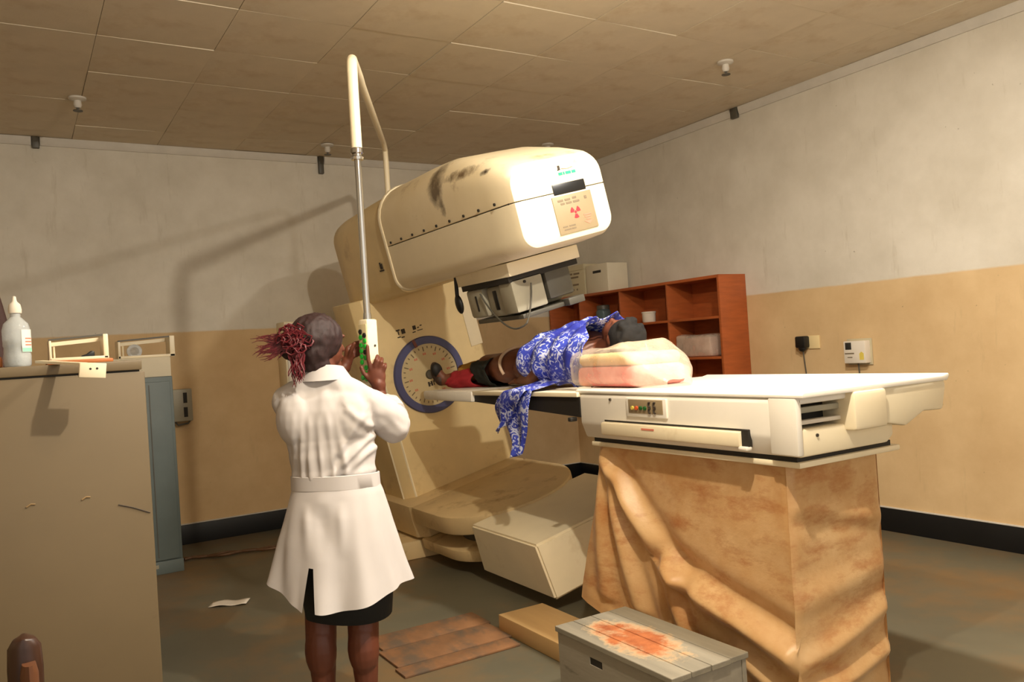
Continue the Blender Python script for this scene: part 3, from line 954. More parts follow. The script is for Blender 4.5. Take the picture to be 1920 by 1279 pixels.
def cloth_pt(u, v):
    a = math.radians(222 - 235 * u)      # from the near couch edge over the top to the far side
    k0 = min(1, max(0, (u - .28) / .2)); k0 = k0 * k0 * (3 - 2 * k0)
    y0 = 3.27 + .15 * k0
    y = y0 + (3.88 + .05 * (1 - u) - y0) * v + .02 * math.sin(5 * u * 3.1) * v
    rx, rz = .27 - .02 * v, .195 - .05 * v ** 1.5
    x = 2.675 + rx * math.cos(a); z = 1.37 + rz * math.sin(a)
    k = .012 * math.sin(13 * y * 3 + 5 * u) + .016 * noise.noise(Vector((x * 13, y * 15, z * 13)))
    x += math.cos(a) * (k + .012); z += math.sin(a) * (k + .012)
    if z < 1.226:
        x -= (1.226 - z) * .4
        z = 1.226 + .005 * math.sin(y * 60) ** 2
    return Vector((x, y, z))


cl = MB().grid(cloth_pt, 80, 50)
# ruffled upper edge near the face
cl.grid(lambda u, v: Vector((2.675 + (.24 + .03 * v) * math.cos(math.radians(165 - 100 * u)), 3.405 - .03 * v + .02 * math.sin(u * 22), 1.38 + (.18 + .03 * v + .018 * math.sin(u * 17)) * math.sin(math.radians(165 - 100 * u)))), 40, 8)


def tail_pt(y0t, y1t, y0b, y1b, zb0, zb1, xo, ph):
    def fn(u, v):
        yt = y0t + (y1t - y0t) * u; yb = y0b + (y1b - y0b) * u
        zb = zb0 + (zb1 - zb0) * u
        if v < .2:
            t_ = v / .2
            return Vector((2.47 + (2.255 + xo - 2.47) * t_, yt + .02 * (1 - t_), 1.275 - .047 * t_ ** .6 + .006 * math.sin(u * 12)))
        t_ = (v - .2) / .8
        bul = .07 * math.sin(math.pi * min(1, t_ * 1.3)) * (u - .2)
        return Vector((2.255 + xo - .02 * math.sin(u * 9 + ph) * t_ - .012 * math.sin(t_ * 6), yt + (yb - yt) * t_ + bul, 1.228 + (zb - 1.228) * t_))
    return fn


cl.grid(tail_pt(3.53, 3.72, 3.665, 3.775, .885, .862, -.006, 0), 20, 40)
cl.grid(tail_pt(3.56, 3.76, 3.74, 3.905, 1.06, .985, -.03, 2), 22, 36)
pc = build('print_cloth', cl, 'print', pt, True, angle=80)
md = pc.modifiers.new('thickness', 'SOLIDIFY'); md.thickness = .004
# pulled-down dark shorts, red and ochre cloth at the knees, pale elastic band


def around(c0, c1, r0, r1, y_n=10, n=26, amp=.01, ph=0):
    c0, c1 = Vector(c0), Vector(c1)
    def fn(u, v):
        a = 2 * math.pi * u
        c = c0.lerp(c1, v)
        rx = r0[0] + (r1[0] - r0[0]) * v; rz = r0[1] + (r1[1] - r0[1]) * v
        k = 1 + amp / .1 * noise.noise(Vector((math.cos(a) * 3 + ph, v * 5, math.sin(a) * 3)))
        return Vector((c.x + rx * k * math.cos(a), c.y + .02 * math.sin(3 * a + ph), max(1.2145, c.z + rz * k * math.sin(a))))
    return MB().grid(fn, n, y_n, closed=True)


o = build('dark_shorts', mid(around((2.52, 4.44, 1.305), (2.555, 4.66, 1.312), (.125, .10), (.105, .085), amp=.015)), 'dkgarment', pt, True, angle=80)
o.modifiers.new('t', 'SOLIDIFY').thickness = .006
o = build('red_cloth', mid(around((2.56, 4.66, 1.275), (2.50, 4.86, 1.26), (.11, .065), (.085, .055), amp=.025, ph=3)), 'redcloth', pt, True, angle=80)
o.modifiers.new('t', 'SOLIDIFY').thickness = .006
o = build('ochre_cloth', mid(around((2.60, 4.68, 1.325), (2.555, 4.82, 1.31), (.09, .075), (.075, .055), amp=.02, ph=6)), 'yelcloth', pt, True, angle=80)
o.modifiers.new('t', 'SOLIDIFY').thickness = .006
build('elastic_band', mid(MB().tube([(2.60 + .186 * math.cos(a), 4.28 + .055 * math.sin(a), 1.335 + .119 * math.sin(a)) for a in [math.radians(-20 + 220 * k / 30) for k in range(31)]], .010, 8)), 'band', pt, True, angle=80)
b = MB()
b.ell((2.432, 4.985, 1.31), (.045, .022, .085), Matrix.Rotation(math.radians(-18), 3, 'Y')); b.ell((2.445, 4.96, 1.27), (.042, .035, .045))
sh = build('shoe', remesh(b, .006, 3), 'shoe', pt, True, angle=80)
build('shoe_sole', MB().ell((2.418, 4.962, 1.335), (.04, .03, .05), Matrix.Rotation(math.radians(-18), 3, 'Y')), 'sole', sh, True)

# ------------------------------------------------------------------ person in the white coat
WB = Vector((1.035, 3.12, 0)); ER = Vector((.854, -.520, 0)); EF = Vector((.520, .854, 0))
W = lambda a, b_, z: WB + ER * a + EF * b_ + Vector((0, 0, z))
rotW = Matrix(((ER.x, EF.x, 0), (ER.y, EF.y, 0), (0, 0, 1)))
pr = thing('person', 'person in a white coat seen from behind, working the hanging handset', 'person', (WB.x, WB.y, 0))
fa = math.radians(36)
FD = ER * math.sin(fa) + EF * math.cos(fa)            # where the face points
FS = Vector((-FD.y, FD.x, 0))
rotH = Matrix(((FS.x, FD.x, 0), (FS.y, FD.y, 0), (0, 0, 1)))
H0 = W(-.018, .02, 1.535)
b = MB()
b.ell(H0, (.075, .093, .095), rotH); b.ell(H0 + FD * .028 + Vector((0, 0, -.045)), (.062, .07, .082), rotH)
b.ell(H0 + FD * .068 + Vector((0, 0, -.105)), (.03, .03, .026), rotH)                # chin
b.limb([H0 + FD * .092 + Vector((0, 0, -.012)), H0 + FD * .112 + Vector((0, 0, -.045))], [.010, .014])   # nose
b.ell(H0 + FD * .096 + Vector((0, 0, -.076)), (.024, .013, .012), rotH)              # lips
for s_ in (-1, 1):
    b.ell(H0 + FD * .086 + FS * .03 * s_ + Vector((0, 0, .006)), (.02, .012, .010), rotH)    # brow
    b.ell(H0 + FS * .072 * s_ - FD * .002 + Vector((0, 0, -.035)), (.010, .020, .030), rotH)  # ear
b.limb([H0 + Vector((0, 0, -.06)), W(-.008, .0, 1.36)], [.05, .054])
b.ell(W(0, .01, 1.20), (.15, .09, .16), rotW); b.ell(W(.012, .01, .98), (.15, .095, .16), rotW); b.ell(W(.018, .01, .82), (.165, .12, .14), rotW)
for s_, ax, hx in ((-1, -.078, -.085), (1, .088, .09)):
    b.limb([W(hx * .95 + .01, .02, .82), W(ax, .015, .47), W(ax, -.005, .36), W(ax * 1.0, .0, .20), W(ax, .015, .09)], [.092, .062, .060, .046, .036])
    b.ell(W(ax, -.018, .325), (.062, .060, .11), rotW)
    b.ell(W(ax, .07, .045), (.042, .125, .044), rotW); b.ell(W(ax, -.02, .045), (.035, .05, .045), rotW)
# arms
b.limb([W(.145, 0, 1.285), W(.245, .09, 1.165), W(.165, .272, 1.285)], [.05, .045, .028])
b.limb([W(-.145, .02, 1.305), W(-.155, .24, 1.20), W(.012, .325, 1.415)], [.05, .045, .028])


def finger(pts, r=.0088):
    b.limb([W(*p) for p in pts], [r, r * .96, r * .9, r * .8][:len(pts)], 8)


# right hand: back of the hand to the camera, forefinger straight up the handset, the others curled round it
b.ell(W(.158, .256, 1.368), (.041, .017, .048), rotW); b.ell(W(.164, .258, 1.33), (.032, .020, .038), rotW); b.limb([W(.165, .272, 1.285), W(.163, .258, 1.335)], [.028, .027])
finger([(.136, .252, 1.398), (.130, .247, 1.440), (.129, .247, 1.470), (.129, .248, 1.498)], .0098)
finger([(.155, .250, 1.408), (.163, .243, 1.436), (.166, .262, 1.452), (.162, .282, 1.446)], .0098)
finger([(.173, .251, 1.402), (.184, .245, 1.426), (.184, .268, 1.440), (.174, .286, 1.432)], .0094)
finger([(.189, .253, 1.386), (.199, .250, 1.406), (.196, .272, 1.416), (.186, .288, 1.408)], .0086)
finger([(.128, .256, 1.355), (.106, .248, 1.384), (.098, .246, 1.408)], .0105)
# left hand: palm towards the handset, fingertips wrapping its far-left edge
b.ell(W(.032, .325, 1.462), (.020, .020, .046), rotW); b.ell(W(.022, .325, 1.435), (.024, .022, .03), rotW)
for k, (dz, ln) in enumerate(((.048, 1.0), (.030, 1.08), (.012, 1.0), (-.006, .85))):
    z0 = 1.455 + dz
    finger([(.040, .328, z0), (.062, .335 * 1.0, z0 + .012), (.062 + .022 * ln, .325, z0 + .016), (.062 + .03 * ln, .308, z0 + .010)])
finger([(.038, .310, 1.458), (.052, .293, 1.488), (.066, .288, 1.512)], .010)
build('body', remesh(b, .0048, 3), 'skin_leg', pr, True, angle=80)
# black skirt
zs = [(.90, .17, .12, .018), (.80, .185, .14, .02), (.65, .188, .145, .03), (.53, .178, .14, .034), (.448, .168, .135, .035)]
rings = []
for z, aw, bw, c in zs:
    rings.append([W(c + aw * math.cos(2 * math.pi * k / 40), .01 + bw * math.sin(2 * math.pi * k / 40), z + (.008 * math.sin(4 * math.pi * k / 40) if z < .5 else 0)) for k in range(40)])
build('skirt', MB().loft(rings, cap=False), 'skirt', pr, True, angle=80).modifiers.new('t', 'SOLIDIFY').thickness = .006
# shoes
b = MB()
for ax in (-.078, .088):
    b.ell(W(ax, .075, .04), (.048, .132, .04), rotW); b.ell(W(ax, -.02, .038), (.042, .058, .038), rotW)
build('shoes', remesh(b, .008, 3), 'black', pr, True)
# coat: upper part with sleeves
b = MB()
b.ell(W(.0, .005, 1.205), (.182, .122, .17), rotW); b.ell(W(.012, .005, 1.08), (.170, .118, .16), rotW)
b.limb([W(-.135, .005, 1.305), W(-.05, -.008, 1.350), W(.045, -.008, 1.345), W(.135, 0, 1.285)], [.066, .06, .06, .062])
b.ell(W(-.10, -.035, 1.23), (.09, .08, .115), rotW); b.ell(W(.095, -.035, 1.22), (.09, .08, .11), rotW)
b.limb([W(.145, .0, 1.275), W(.205, .05, 1.22), W(.248, .09, 1.168), W(.235, .15, 1.185)], [.066, .068, .062, .058])
b.limb([W(.235, .15, 1.19), W(.205, .205, 1.222)], [.058, .052])
b.limb([W(-.148, .015, 1.295), W(-.158, .12, 1.25), W(-.155, .24, 1.20), W(-.03, .31, 1.36)], [.070, .064, .056, .044])


def coat_disp(p, n):
    q = p - WB
    a, bb = q.dot(ER), q.dot(EF)
    k = noise.noise(Vector((a * 9, bb * 7, q.z * 2.2))) * .008 + noise.noise(Vector((a * 26 + q.z * 8, bb * 16, q.z * 6))) * .004
    if bb < .02:
        # pleats hanging from the yoke to the belt
        for a0, sl, am in ((-.125, .10, .006), (-.085, .05, .009), (-.050, .02, .008), (-.008, -.02, .009), (.035, -.06, .008), (.078, -.12, .007)):
            c = a0 + sl * (q.z - 1.05)
            k += am * math.exp(-((a - c) / .011) ** 2) * max(0, min(1, (1.26 - q.z) * 7))
        # creases drawn from the belt towards the raised right arm
        for (ax_, az_), (bx_, bz_), am in (((.04, 1.02), (.17, 1.14), .010), ((.08, 1.02), (.18, 1.10), .008), ((.06, 1.10), (.15, 1.22), .007), ((.11, 1.25), (.19, 1.17), .007)):
            k += seg_ridge((a, q.z), (ax_, az_), (bx_, bz_), am, .014)
    if a > .18:
        k += .008 * noise.noise(Vector(((a + q.z) * 20, (a - q.z) * 9, bb * 20)))
    return n * k


b.ell(W(.006, .005, 1.13), (.170, .116, .14), rotW); b.ell(W(.014, .003, 1.01), (.166, .114, .09), rotW)
up_ = remesh(b, .0062, 9, coat_disp)
# coat: flared lower part with the back vent
CR = [(1.0, .168, .116, .016), (.965, .168, .118, .016), (.93, .180, .128, .018), (.85, .200, .148, .016), (.74, .224, .170, .012), (.62, .245, .190, .010), (.50, .266, .215, .010)]


def coat_low(u, v):
    th = 2 * math.pi * u
    zt = 1.0 - v * .48
    for (z1, a1, b1, c1), (z0, a0, b0, c0) in zip(CR, CR[1:]):
        if z0 <= zt <= z1 + 1e-6:
            t_ = (z1 - zt) / (z1 - z0)
            aw, bw, c = a1 + (a0 - a1) * t_, b1 + (b0 - b1) * t_, c1 + (c0 - c1) * t_
    k = 1 + v * (.05 * math.sin(7 * th + 1.0 + v) + .04 * math.sin(11 * th + 2.2 - v) + .05 * noise.noise(Vector((math.cos(th) * 4, math.sin(th) * 4, v * 1.5)))) * (1 if v > .2 else v * 5)
    ca, sa = math.cos(th), math.sin(th)
    # one-sided rise of the hem at the sides
    z = zt + v * v * (.10 * ca * ca if ca < 0 else .055 * ca * ca)
    a = c + aw * k * ca
    # vent: the two edges part below the seat
    if sa < 0 and v > .66:
        d_ = a - (-.062)
        a += math.copysign(.016 * (v - .66) / .34, d_) * math.exp(-(d_ / .06) ** 2)
    if sa < 0:   # tucked fold lines below the belt
        k2 = .012 * math.exp(-((a + .075) / .02) ** 2) + .012 * math.exp(-((a - .06) / .02) ** 2) - .014 * math.exp(-((a + .01) / .03) ** 2)
        fade = max(0, min(1, (v - .18) * 8)) * max(0, min(1, (.62 - v) * 4))
        return W(a, bw * k * sa - k2 * fade, z)
    return W(a, bw * k * sa, z)


vent_u = .5 + .25 - (math.asin(.072 / .26) / (2 * math.pi))
up_.grid(coat_low, 160, 60, closed=True, skip=lambda u, v: abs(u - vent_u) < .0055 and v > .66)
ct = build('coat', up_, 'coat', pr, True, angle=80)
bt = MB()
rg = []
for z, ex in ((1.004, .002), (1.002, .0065), (.950, .008), (.947, .003)):
    rg.append([W(.016 + (.166 + ex) * math.cos(2 * math.pi * k / 60), (.114 + ex) * math.sin(2 * math.pi * k / 60), z + .006 * math.cos(2 * math.pi * k / 60 + 2)) for k in range(60)])
build('belt', bt.loft(rg, cap=False), 'coat', ct, True, angle=60)
cf = MB()
ax0, ax1 = W(.228, .165, 1.20), W(.192, .228, 1.238)
dx_ = (ax1 - ax0).normalized()
e1 = dx_.cross(Vector((0, 0, 1))).normalized(); e2 = e1.cross(dx_)
rg = []
for t_, r_ in ((0, .058), (.02, .066), (.35, .067), (.42, .062), (.48, .066), (.92, .064), (1, .056), (.95, .022)):
    c = ax0.lerp(ax1, t_)
    rg.append([c + (e1 * math.cos(k * math.pi / 14) + e2 * math.sin(k * math.pi / 14)) * (r_ + .003 * math.sin(k * 1.9)) for k in range(28)])
build('rolled_cuff', cf.loft(rg, cap=False), 'coat', ct, True, angle=70)
cc = MB()
rg = []
for z, r_, up2 in ((1.36, .070, 0), (1.415, .064, .012), (1.42, .068, .012), (1.375, .092, -.004)):
    rg.append([W(-.004 + r_ * 1.12 * math.cos(k * math.pi / 18), .008 + r_ * math.sin(k * math.pi / 18), z + up2 * -math.sin(k * math.pi / 18)) for k in range(36)])
build('collar', cc.loft(rg, cap=False), 'coat', ct, True, angle=60)
# hair
b = MB()
b.ell(H0 - FD * .016 + Vector((0, 0, .004)), (.100, .106, .100), rotH); b.ell(H0 - FD * .045 + Vector((0, 0, -.045)), (.088, .070, .080), rotH)
b.ell(H0 - FD * .06 - ER * .06 + Vector((0, 0, -.02)), (.06, .055, .06), rotW); b.ell(W(-.03, -.03, 1.435), (.062, .045, .045), rotW)
hr = build('hair', remesh(b, .0065, 2, lambda p, n: n * (.004 * noise.noise(Vector((p.x * 70, p.y * 70, p.z * 30))) + .005 * noise.noise(p * 24))), 'hair', pr, True, angle=80)
b = MB()
root = W(-.085, -.085, 1.535)
for k in range(90):
    a = random.uniform(0, 6.28)
    rr = random.uniform(.005, .046)
    c = root + ER * rr * 1.2 * math.cos(a) + Vector((0, 0, rr * math.sin(a))) + EF * random.uniform(-.025, .03)
    pts = [c]
    curl = random.uniform(2, 5)
    for q in range(1, 7):
        pts.append(c + ER * (.020 * math.sin(curl * q / 3 + a)) + Vector((0, 0, .018 * math.cos(curl * q / 3 + a))) - EF * .004 * q)
    b.tube(pts, [.004, .0045, .0045, .004, .0035, .003, .0015], 5)
for k in range(70):   # wisps flying out to the left
    c = root + ER * random.uniform(-.06, -.01) + Vector((0, 0, random.uniform(-.035, .02)))
    ln = random.uniform(.04, .12); dn = random.uniform(-.05, .01)
    pts = [c + ER * (-ln * q / 5) + Vector((0, 0, dn * q / 5 + .007 * math.sin(q * 1.2 + k))) - EF * .01 * q / 5 for q in range(6)]
    b.tube(pts, [.0035, .0032, .0028, .0022, .0016, .0008], 5)
for k in range(36):   # locks falling on the collar
    c = W(-.085 + random.uniform(-.022, .03), -.090 + random.uniform(-.012, .012), 1.49)
    ln = random.uniform(.06, .14)
    pts = [c + Vector((0, 0, -ln * q / 6)) + ER * (.008 * math.sin(q * 1.1 + k)) - EF * .022 * q / 6 for q in range(7)]
    b.tube(pts, [.004, .004, .0036, .003, .0025, .002, .001], 5)
build('red_ponytail', b, 'redhair', hr, True, angle=60)
build('hair_clip', MB().ell(W(-.05, -.100, 1.545), (.009, .006, .006), rotW), mat('green_hair_clip', rgb(20, 70, 48), .4), hr, True)

# ------------------------------------------------------------------ step box, timber block, floor boards
sb = thing('step_box', 'grey weathered wooden step box with a worn orange patch on top', 'step box', (2.02, 2.47, 0))
x0, x1, y0, y1 = 1.845, 2.20, 2.127, 2.812
n = 4
wd = (x1 - x0 + .02) / n
for k in range(n):
    build('top_plank', MB().box(x0 - .01 + wd * k + .0015, x0 - .01 + wd * (k + 1) - .0015, y0 - .008 + random.uniform(-.003, .003), y1 + .008, .278, .3, .003), 'wornplank', sb, True, smooth=False)
# near side board with its hand slot
sy0, sy1, sz0, sz1 = 2.52, 2.60, .205, .235
build('side_board', MB().box(x0, x0 + .02, y0, sy0, 0, .278).box(x0, x0 + .02, sy1, y1, 0, .278).box(x0, x0 + .02, sy0, sy1, 0, sz0).box(x0, x0 + .02, sy0, sy1, sz1, .278), 'plank', sb, True, smooth=False)
build('hand_slot', MB().box(x0 + .004, x0 + .022, sy0 - .002, sy1 + .002, sz0 - .002, sz1 + .002), 'gap', sb, True)
build('side_board', MB().box(x1 - .02, x1, y0, y1, 0, .278, .002), 'plank', sb, True, smooth=False)
build('end_board', MB().box(x0 + .02, x1 - .02, y0 + .004, y0 + .024, 0, .278, .002), 'plank', sb, True, smooth=False)
build('end_board', MB().box(x0 + .02, x1 - .02, y1 - .024, y1 - .004, 0, .278, .002), 'plank', sb, True, smooth=False)

solo('timber_block', MB().box(2.055, 2.33, 2.83, 3.68, 0, .088, .006), 'board', 'pale flat timber block on the floor under the cream counterweight', 'board', (2.19, 3.25, 0))
for nm, lab, bx in (('floor_board', 'narrow worn orange floor board nearest the step box', (1.42, 2.03, 3.43, 3.545)),
                    ('floor_board', 'wide worn orange floor board behind the narrow one', (1.44, 2.06, 3.555, 3.80)),
                    ('floor_board', 'scuffed brown floor board beneath the machine shadow', (1.47, 2.08, 3.81, 4.02))):
    solo(nm, MB().box(bx[0], bx[1], bx[2], bx[3], 0, .012, .003), 'rustboard', lab, 'board', ((bx[0] + bx[1]) / 2, (bx[2] + bx[3]) / 2, 0), group='worn floor boards')
b = MB().grid(lambda u, v: Vector((.92 + .20 * u + .05 * v, 5.225 - .11 * u + .10 * v, .004 + .008 * math.sin(u * 5) ** 2)), 10, 4)
o = solo('paper_sheet', b, 'paper', 'torn white paper lying on the floor left of the person in white', 'paper', (1.04, 5.2, .002))
o.modifiers.new('t', 'SOLIDIFY').thickness = .0012
for ph, lab in ((0, 'brown cable trailing along the back skirting'), (2.5, 'thin brown cable beside the trailing one at the skirting')):
    pts = [(1.02 + k * .05, 6.62 + .03 * math.sin(k * .9 + ph) + .012 * ph - .012 * k, .012 + .004 * abs(math.sin(k * 2 + ph))) for k in range(24)]
    solo('floor_cable', MB().tube(pts, .011 if ph == 0 else .008, 8), 'cable', lab, 'cable', (1.6, 6.55, 0), group='cables at the back skirting')

# ------------------------------------------------------------------ steel cabinet at the left and the things on it
sc_ = thing('steel_cabinet', 'tall plain tan steel cabinet at the left edge of the room', 'cabinet', (-.1, 3.1, 0))
build('body', MB().box(-.56, .36, 2.905, 3.34, 0, 1.452, .004), 'cabinet', sc_, True)
build('top_panel', MB().box(-.562, .352, 2.898, 3.34, 1.457, 1.489, .004), 'cabinet', sc_, True)
build('top_gap', MB().box(-.55, .345, 2.908, 3.33, 1.451, 1.458), 'gap', sc_, True)
build('scratch', MB().tube([(.26, 2.9035, 1.03), (.30, 2.9035, 1.015), (.352, 2.9035, .99)], .0016, 5), 'ink', sc_, True)
for xx in (.02, .17):
    build('dent', MB().tube([(xx - .012, 2.9045, 1.06), (xx, 2.9045, 1.068), (xx + .012, 2.9045, 1.066)], .003, 6), mat('cabinet_scuff', rgb(140, 114, 76), .6), sc_, True)
bo = thing('plastic_bottle', 'clear plastic bottle with white cap and paper label on the tan cabinet', 'bottle', (.008, 2.98, 1.489))
build('bottle_body', MB().lathe([(.001, 0), (.034, 0), (.038, .006), (.0385, .035), (.036, .06), (.0385, .065), (.039, .115), (.034, .135), (.022, .148), (.0145, .156), (.0145, .17), (.001, .17)], (0, 0, 0), 32), 'clear', bo)
build('liquid', MB().lathe([(.001, .003), (.033, .003), (.036, .01), (.0335, .06), (.0345, .085), (.001, .085)], (0, 0, 0), 28), film('clear_liquid', rgb(190, 198, 198), .45, .1), bo)
build('cap', MB().lathe([(.001, .168), (.018, .168), (.019, .178), (.016, .195), (.007, .205), (.005, .22), (.001, .222)], (0, 0, 0), 24), 'paper', bo)
lb = MB().grid(lambda u, v: Vector((.0398 * math.cos(math.radians(-70 + 75 * u)), .0398 * math.sin(math.radians(-70 + 75 * u)), .045 + .07 * v)), 12, 2)
lo = build('label', lb, mat('pale_bottle_label', rgb(226, 226, 218), .6, .04), bo)
b = MB()
for k in range(3):
    b.grid(lambda u, v, k=k: Vector((.0402 * math.cos(math.radians(-55 + 40 * u)), .0402 * math.sin(math.radians(-55 + 40 * u)), .085 - .01 * k + .004 * v)), 8, 1)
build('label_print', b, 'pinkish', lo)
build('label_band', MB().grid(lambda u, v: Vector((.0402 * math.cos(math.radians(-68 + 71 * u)), .0402 * math.sin(math.radians(-68 + 71 * u)), .046 + .012 * v)), 10, 1), mat('pale_green_print', rgb(150, 214, 190), .6), lo)

# a cream T-shaped measuring stick poking out over the cabinet edge
ts = thing('measuring_stick', 'cream flat stick with a two-hole end block overhanging the cabinet edge', 'stick', (.10, 2.95, 1.49))
p0, p1 = Vector((.075, 2.96, 1.500)), Vector((.175, 2.76, 1.484))
dd = (p1 - p0).normalized(); sd = dd.cross(Vector((0, 0, 1))).normalized()
rg = [[p + sd * .013 + Vector((0, 0, .004)), p - sd * .013 + Vector((0, 0, .004)), p - sd * .013 - Vector((0, 0, .004)), p + sd * .013 - Vector((0, 0, .004))] for p in (p0 - dd * .02, p0, p1)]
build('stick', MB().loft(rg), 'cream', ts, True)
eb = build('end_block', MB().box(.162, .234, 2.745, 2.775, 1.441, 1.486, .002).xf(Matrix.Translation((.196, 2.69, 1.46)) @ Matrix.Rotation(math.radians(6), 4, 'Y') @ Matrix.Translation((-.196, -2.69, -1.46))), 'cream', ts, True)
for xx in (.192, .210):
    build('hole', MB().cyl((xx, 2.7445, 1.468), (xx, 2.748, 1.468), .0035, n=10), 'ink', eb, True)
solo('orange_board', MB().box(.09, .285, 3.06, 3.24, 1.4895, 1.503, .004), 'orangewood', 'thin orange wooden board lying on the tan cabinet beneath the cream rack', 'board', (.2, 3.15, 1.4895))
solo('orange_box', MB().box(-.16, -.034, 2.99, 3.12, 1.4895, 1.525, .006), 'orangewood', 'small orange wooden box behind the clear bottle', 'box', (-.1, 3.05, 1.4895))


def rack(name, lab, x0, x1, y0, y1, z0, h):
    t = thing(name, lab, 'rack', ((x0 + x1) / 2, (y0 + y1) / 2, z0), group='cream paper racks')
    s_ = (x1 - x0)
    pw2 = .09 * s_
    build('end_post', MB().box(x1 - pw2, x1, y0, y1, z0, z0 + h, .003), 'cream', t, True)
    build('end_post', MB().box(x0, x0 + pw2 * .5, y0, y1, z0, z0 + h * .85, .003), 'cream', t, True)
    build('top_rail', MB().prism([(x0, z0 + h * .80), (x1 - pw2, z0 + h * .93), (x1 - pw2, z0 + h), (x0, z0 + h * .87)], y0, y0 + .012, 'y'), 'dkgrey', t, True)
    build('back_rail', MB().prism([(x0, z0 + h * .62), (x1 - pw2, z0 + h * .76), (x1 - pw2, z0 + h * .92), (x0, z0 + h * .78)], y1 - .012, y1, 'y'), 'cream', t, True)
    build('bottom_rail', MB().box(x0, x1, y0, y0 + .014, z0, z0 + h * .12, .002), 'cream', t, True)
    build('wire_pin', MB().cyl((x0 + pw2, y0 + .03, z0), (x0 + pw2, y0 + .03, z0 + h * .6), .003 * s_ / .18, n=8), 'cream', t, True)


rack('paper_rack', 'cream paper rack standing on the tan cabinet', .098, .276, 3.10, 3.24, 1.503, .084)
solo('stapler', MB().prism([(.195, 1.5035), (.235, 1.5035), (.235, 1.53), (.225, 1.533), (.21, 1.522), (.195, 1.518)], 3.13, 3.17, 'y', .003), 'black', 'small black stapler inside the cream rack on the tan cabinet', 'stapler', (.215, 3.15, 1.5035))
# dark maroon cloth on a wall hook, mostly outside the picture
mh = thing('hanging_cloth', 'dark maroon cloth hanging at the left edge behind the bottle', 'cloth', (-.13, 3.42, 0))


def maroon_pt(u, v):
    z = 1.95 - v * 1.15
    w = .02 + .12 * min(1, v * 2.6) ** .6
    a = 2 * math.pi * u
    return Vector((-.135 + (w + .008 * math.sin(5 * a + v * 4)) * math.cos(a), 3.43 + (w * .42 + .006 * math.sin(7 * a)) * math.sin(a), z))


build('cloth', MB().grid(maroon_pt, 48, 30, closed=True), 'maroon', mh, True, angle=80)
build('stand_pole', MB().cyl((-.135, 3.43, 0), (-.135, 3.43, 2.0), .014).lathe([(.001, 0), (.085, 0), (.085, .015), (.02, .03), (.001, .03)], (-.135, 3.43, 0)), 'darkwood', mh, True)

# wooden chair in the near left corner: only the top of its back post reaches the picture
ch = thing('wooden_chair', 'dark brown wooden chair post at the bottom left corner', 'chair', (-.26, 1.75, 0))


def post(nm, px, py, top):
    b = MB()
    b.loft([[Vector((px + w_ * math.cos(a), py + .024 * math.sin(a) + lean, z)) for a in [math.radians(30 * k) for k in range(12)]] for z, w_, lean in ((0, .02, 0), (.45, .026, 0), (top - .06, .031, .02), (top - .02, .029, .022), (top - .005, .02, .022), (top, .008, .022))])
    return build(nm, b, 'darkwood', ch, True, angle=60)


pc_ = post('back_post', -.012, 1.87, .945)
build('post_inlay', MB().loft([[Vector((-.006 + w_ * math.cos(a), 1.862 + .024 * math.sin(a), z)) for a in [math.radians(30 * k) for k in range(12)]] for z, w_ in ((.60, .014), (.88, .016), (.90, .012))]), 'midbrown', pc_, True)
post('back_post', -.50, 1.87, .945)
for z in (.80, .66, .54):
    build('back_slat', MB().box(-.49, -.03, 1.872, 1.888, z, z + .06, .005), 'darkwood', ch, True)
build('seat', MB().box(-.52, .01, 1.45, 1.89, .43, .47, .012), 'darkwood', ch, True)
for xx in (-.49, -.02):
    build('leg', MB().cyl((xx, 1.48, 0), (xx, 1.48, .44), .018, .023), 'darkwood', ch, True)
    build('stretcher', MB().cyl((xx, 1.48, .2), (xx, 1.86, .2), .010), 'darkwood', ch, True)

# ------------------------------------------------------------------ locker, box and rack behind the cabinet
lk = thing('steel_locker', 'tall blue-grey steel locker between the tan cabinet and the back wall', 'locker', (.66, 6.55, 0))
build('body', MB().box(.36, .965, 6.325, 6.78, 0, 1.405, .006), 'locker', lk, True)
dl = build('door', MB().box(.66, .945, 6.308, 6.326, .10, 1.37, .004), 'locker', lk, True)
build('door', MB().box(.375, .652, 6.308, 6.326, .10, 1.37, .004), 'locker', lk, True)
build('door_crease', MB().box(.80, .806, 6.305, 6.309, .12, 1.35), 'dkgrey', dl, True)
build('base_plinth', MB().box(.36, .968, 6.315, 6.78, 0, .09, .003), 'locker', lk, True)
build('maker_plate', MB().box(.72, .80, 6.311, 6.316, .045, .07), 'grey', lk, True)
solo('cream_carton', MB().box(.50, .962, 6.34, 6.70, 1.4055, 1.548, .004), 'whitecard', 'plain cream carton lying on the blue-grey locker', 'carton', (.73, 6.52, 1.4055))
rack('paper_rack', 'long cream paper rack on the carton above the locker', .625, 1.0, 6.36, 6.55, 1.5485, .15)
solo('tape_roll', MB().lathe([(.03, -.02), (.05, -.02), (.05, .02), (.03, .02), (.03, -.02)], (.74, 6.46, 1.5995), 28, 'y'), 'clear', 'round roll of clear tape inside the long cream rack', 'tape', (.74, 6.46, 1.5495))
wb = thing('wall_switch_box', 'small grey switch box with dark slots on the back wall beside the locker', 'switch box', (1.155, YB - .04, 1.01))
build('casing', MB().box(1.08, 1.235, YB - .085, YB - .001, 1.02, 1.285, .008), 'grey', wb, True)
build('slot', MB().box(1.165, 1.195, YB - .088, YB - .08, 1.17, 1.255), 'gap', wb, True)
build('slot', MB().box(1.165, 1.195, YB - .088, YB - .08, 1.055, 1.135), 'gap', wb, True)
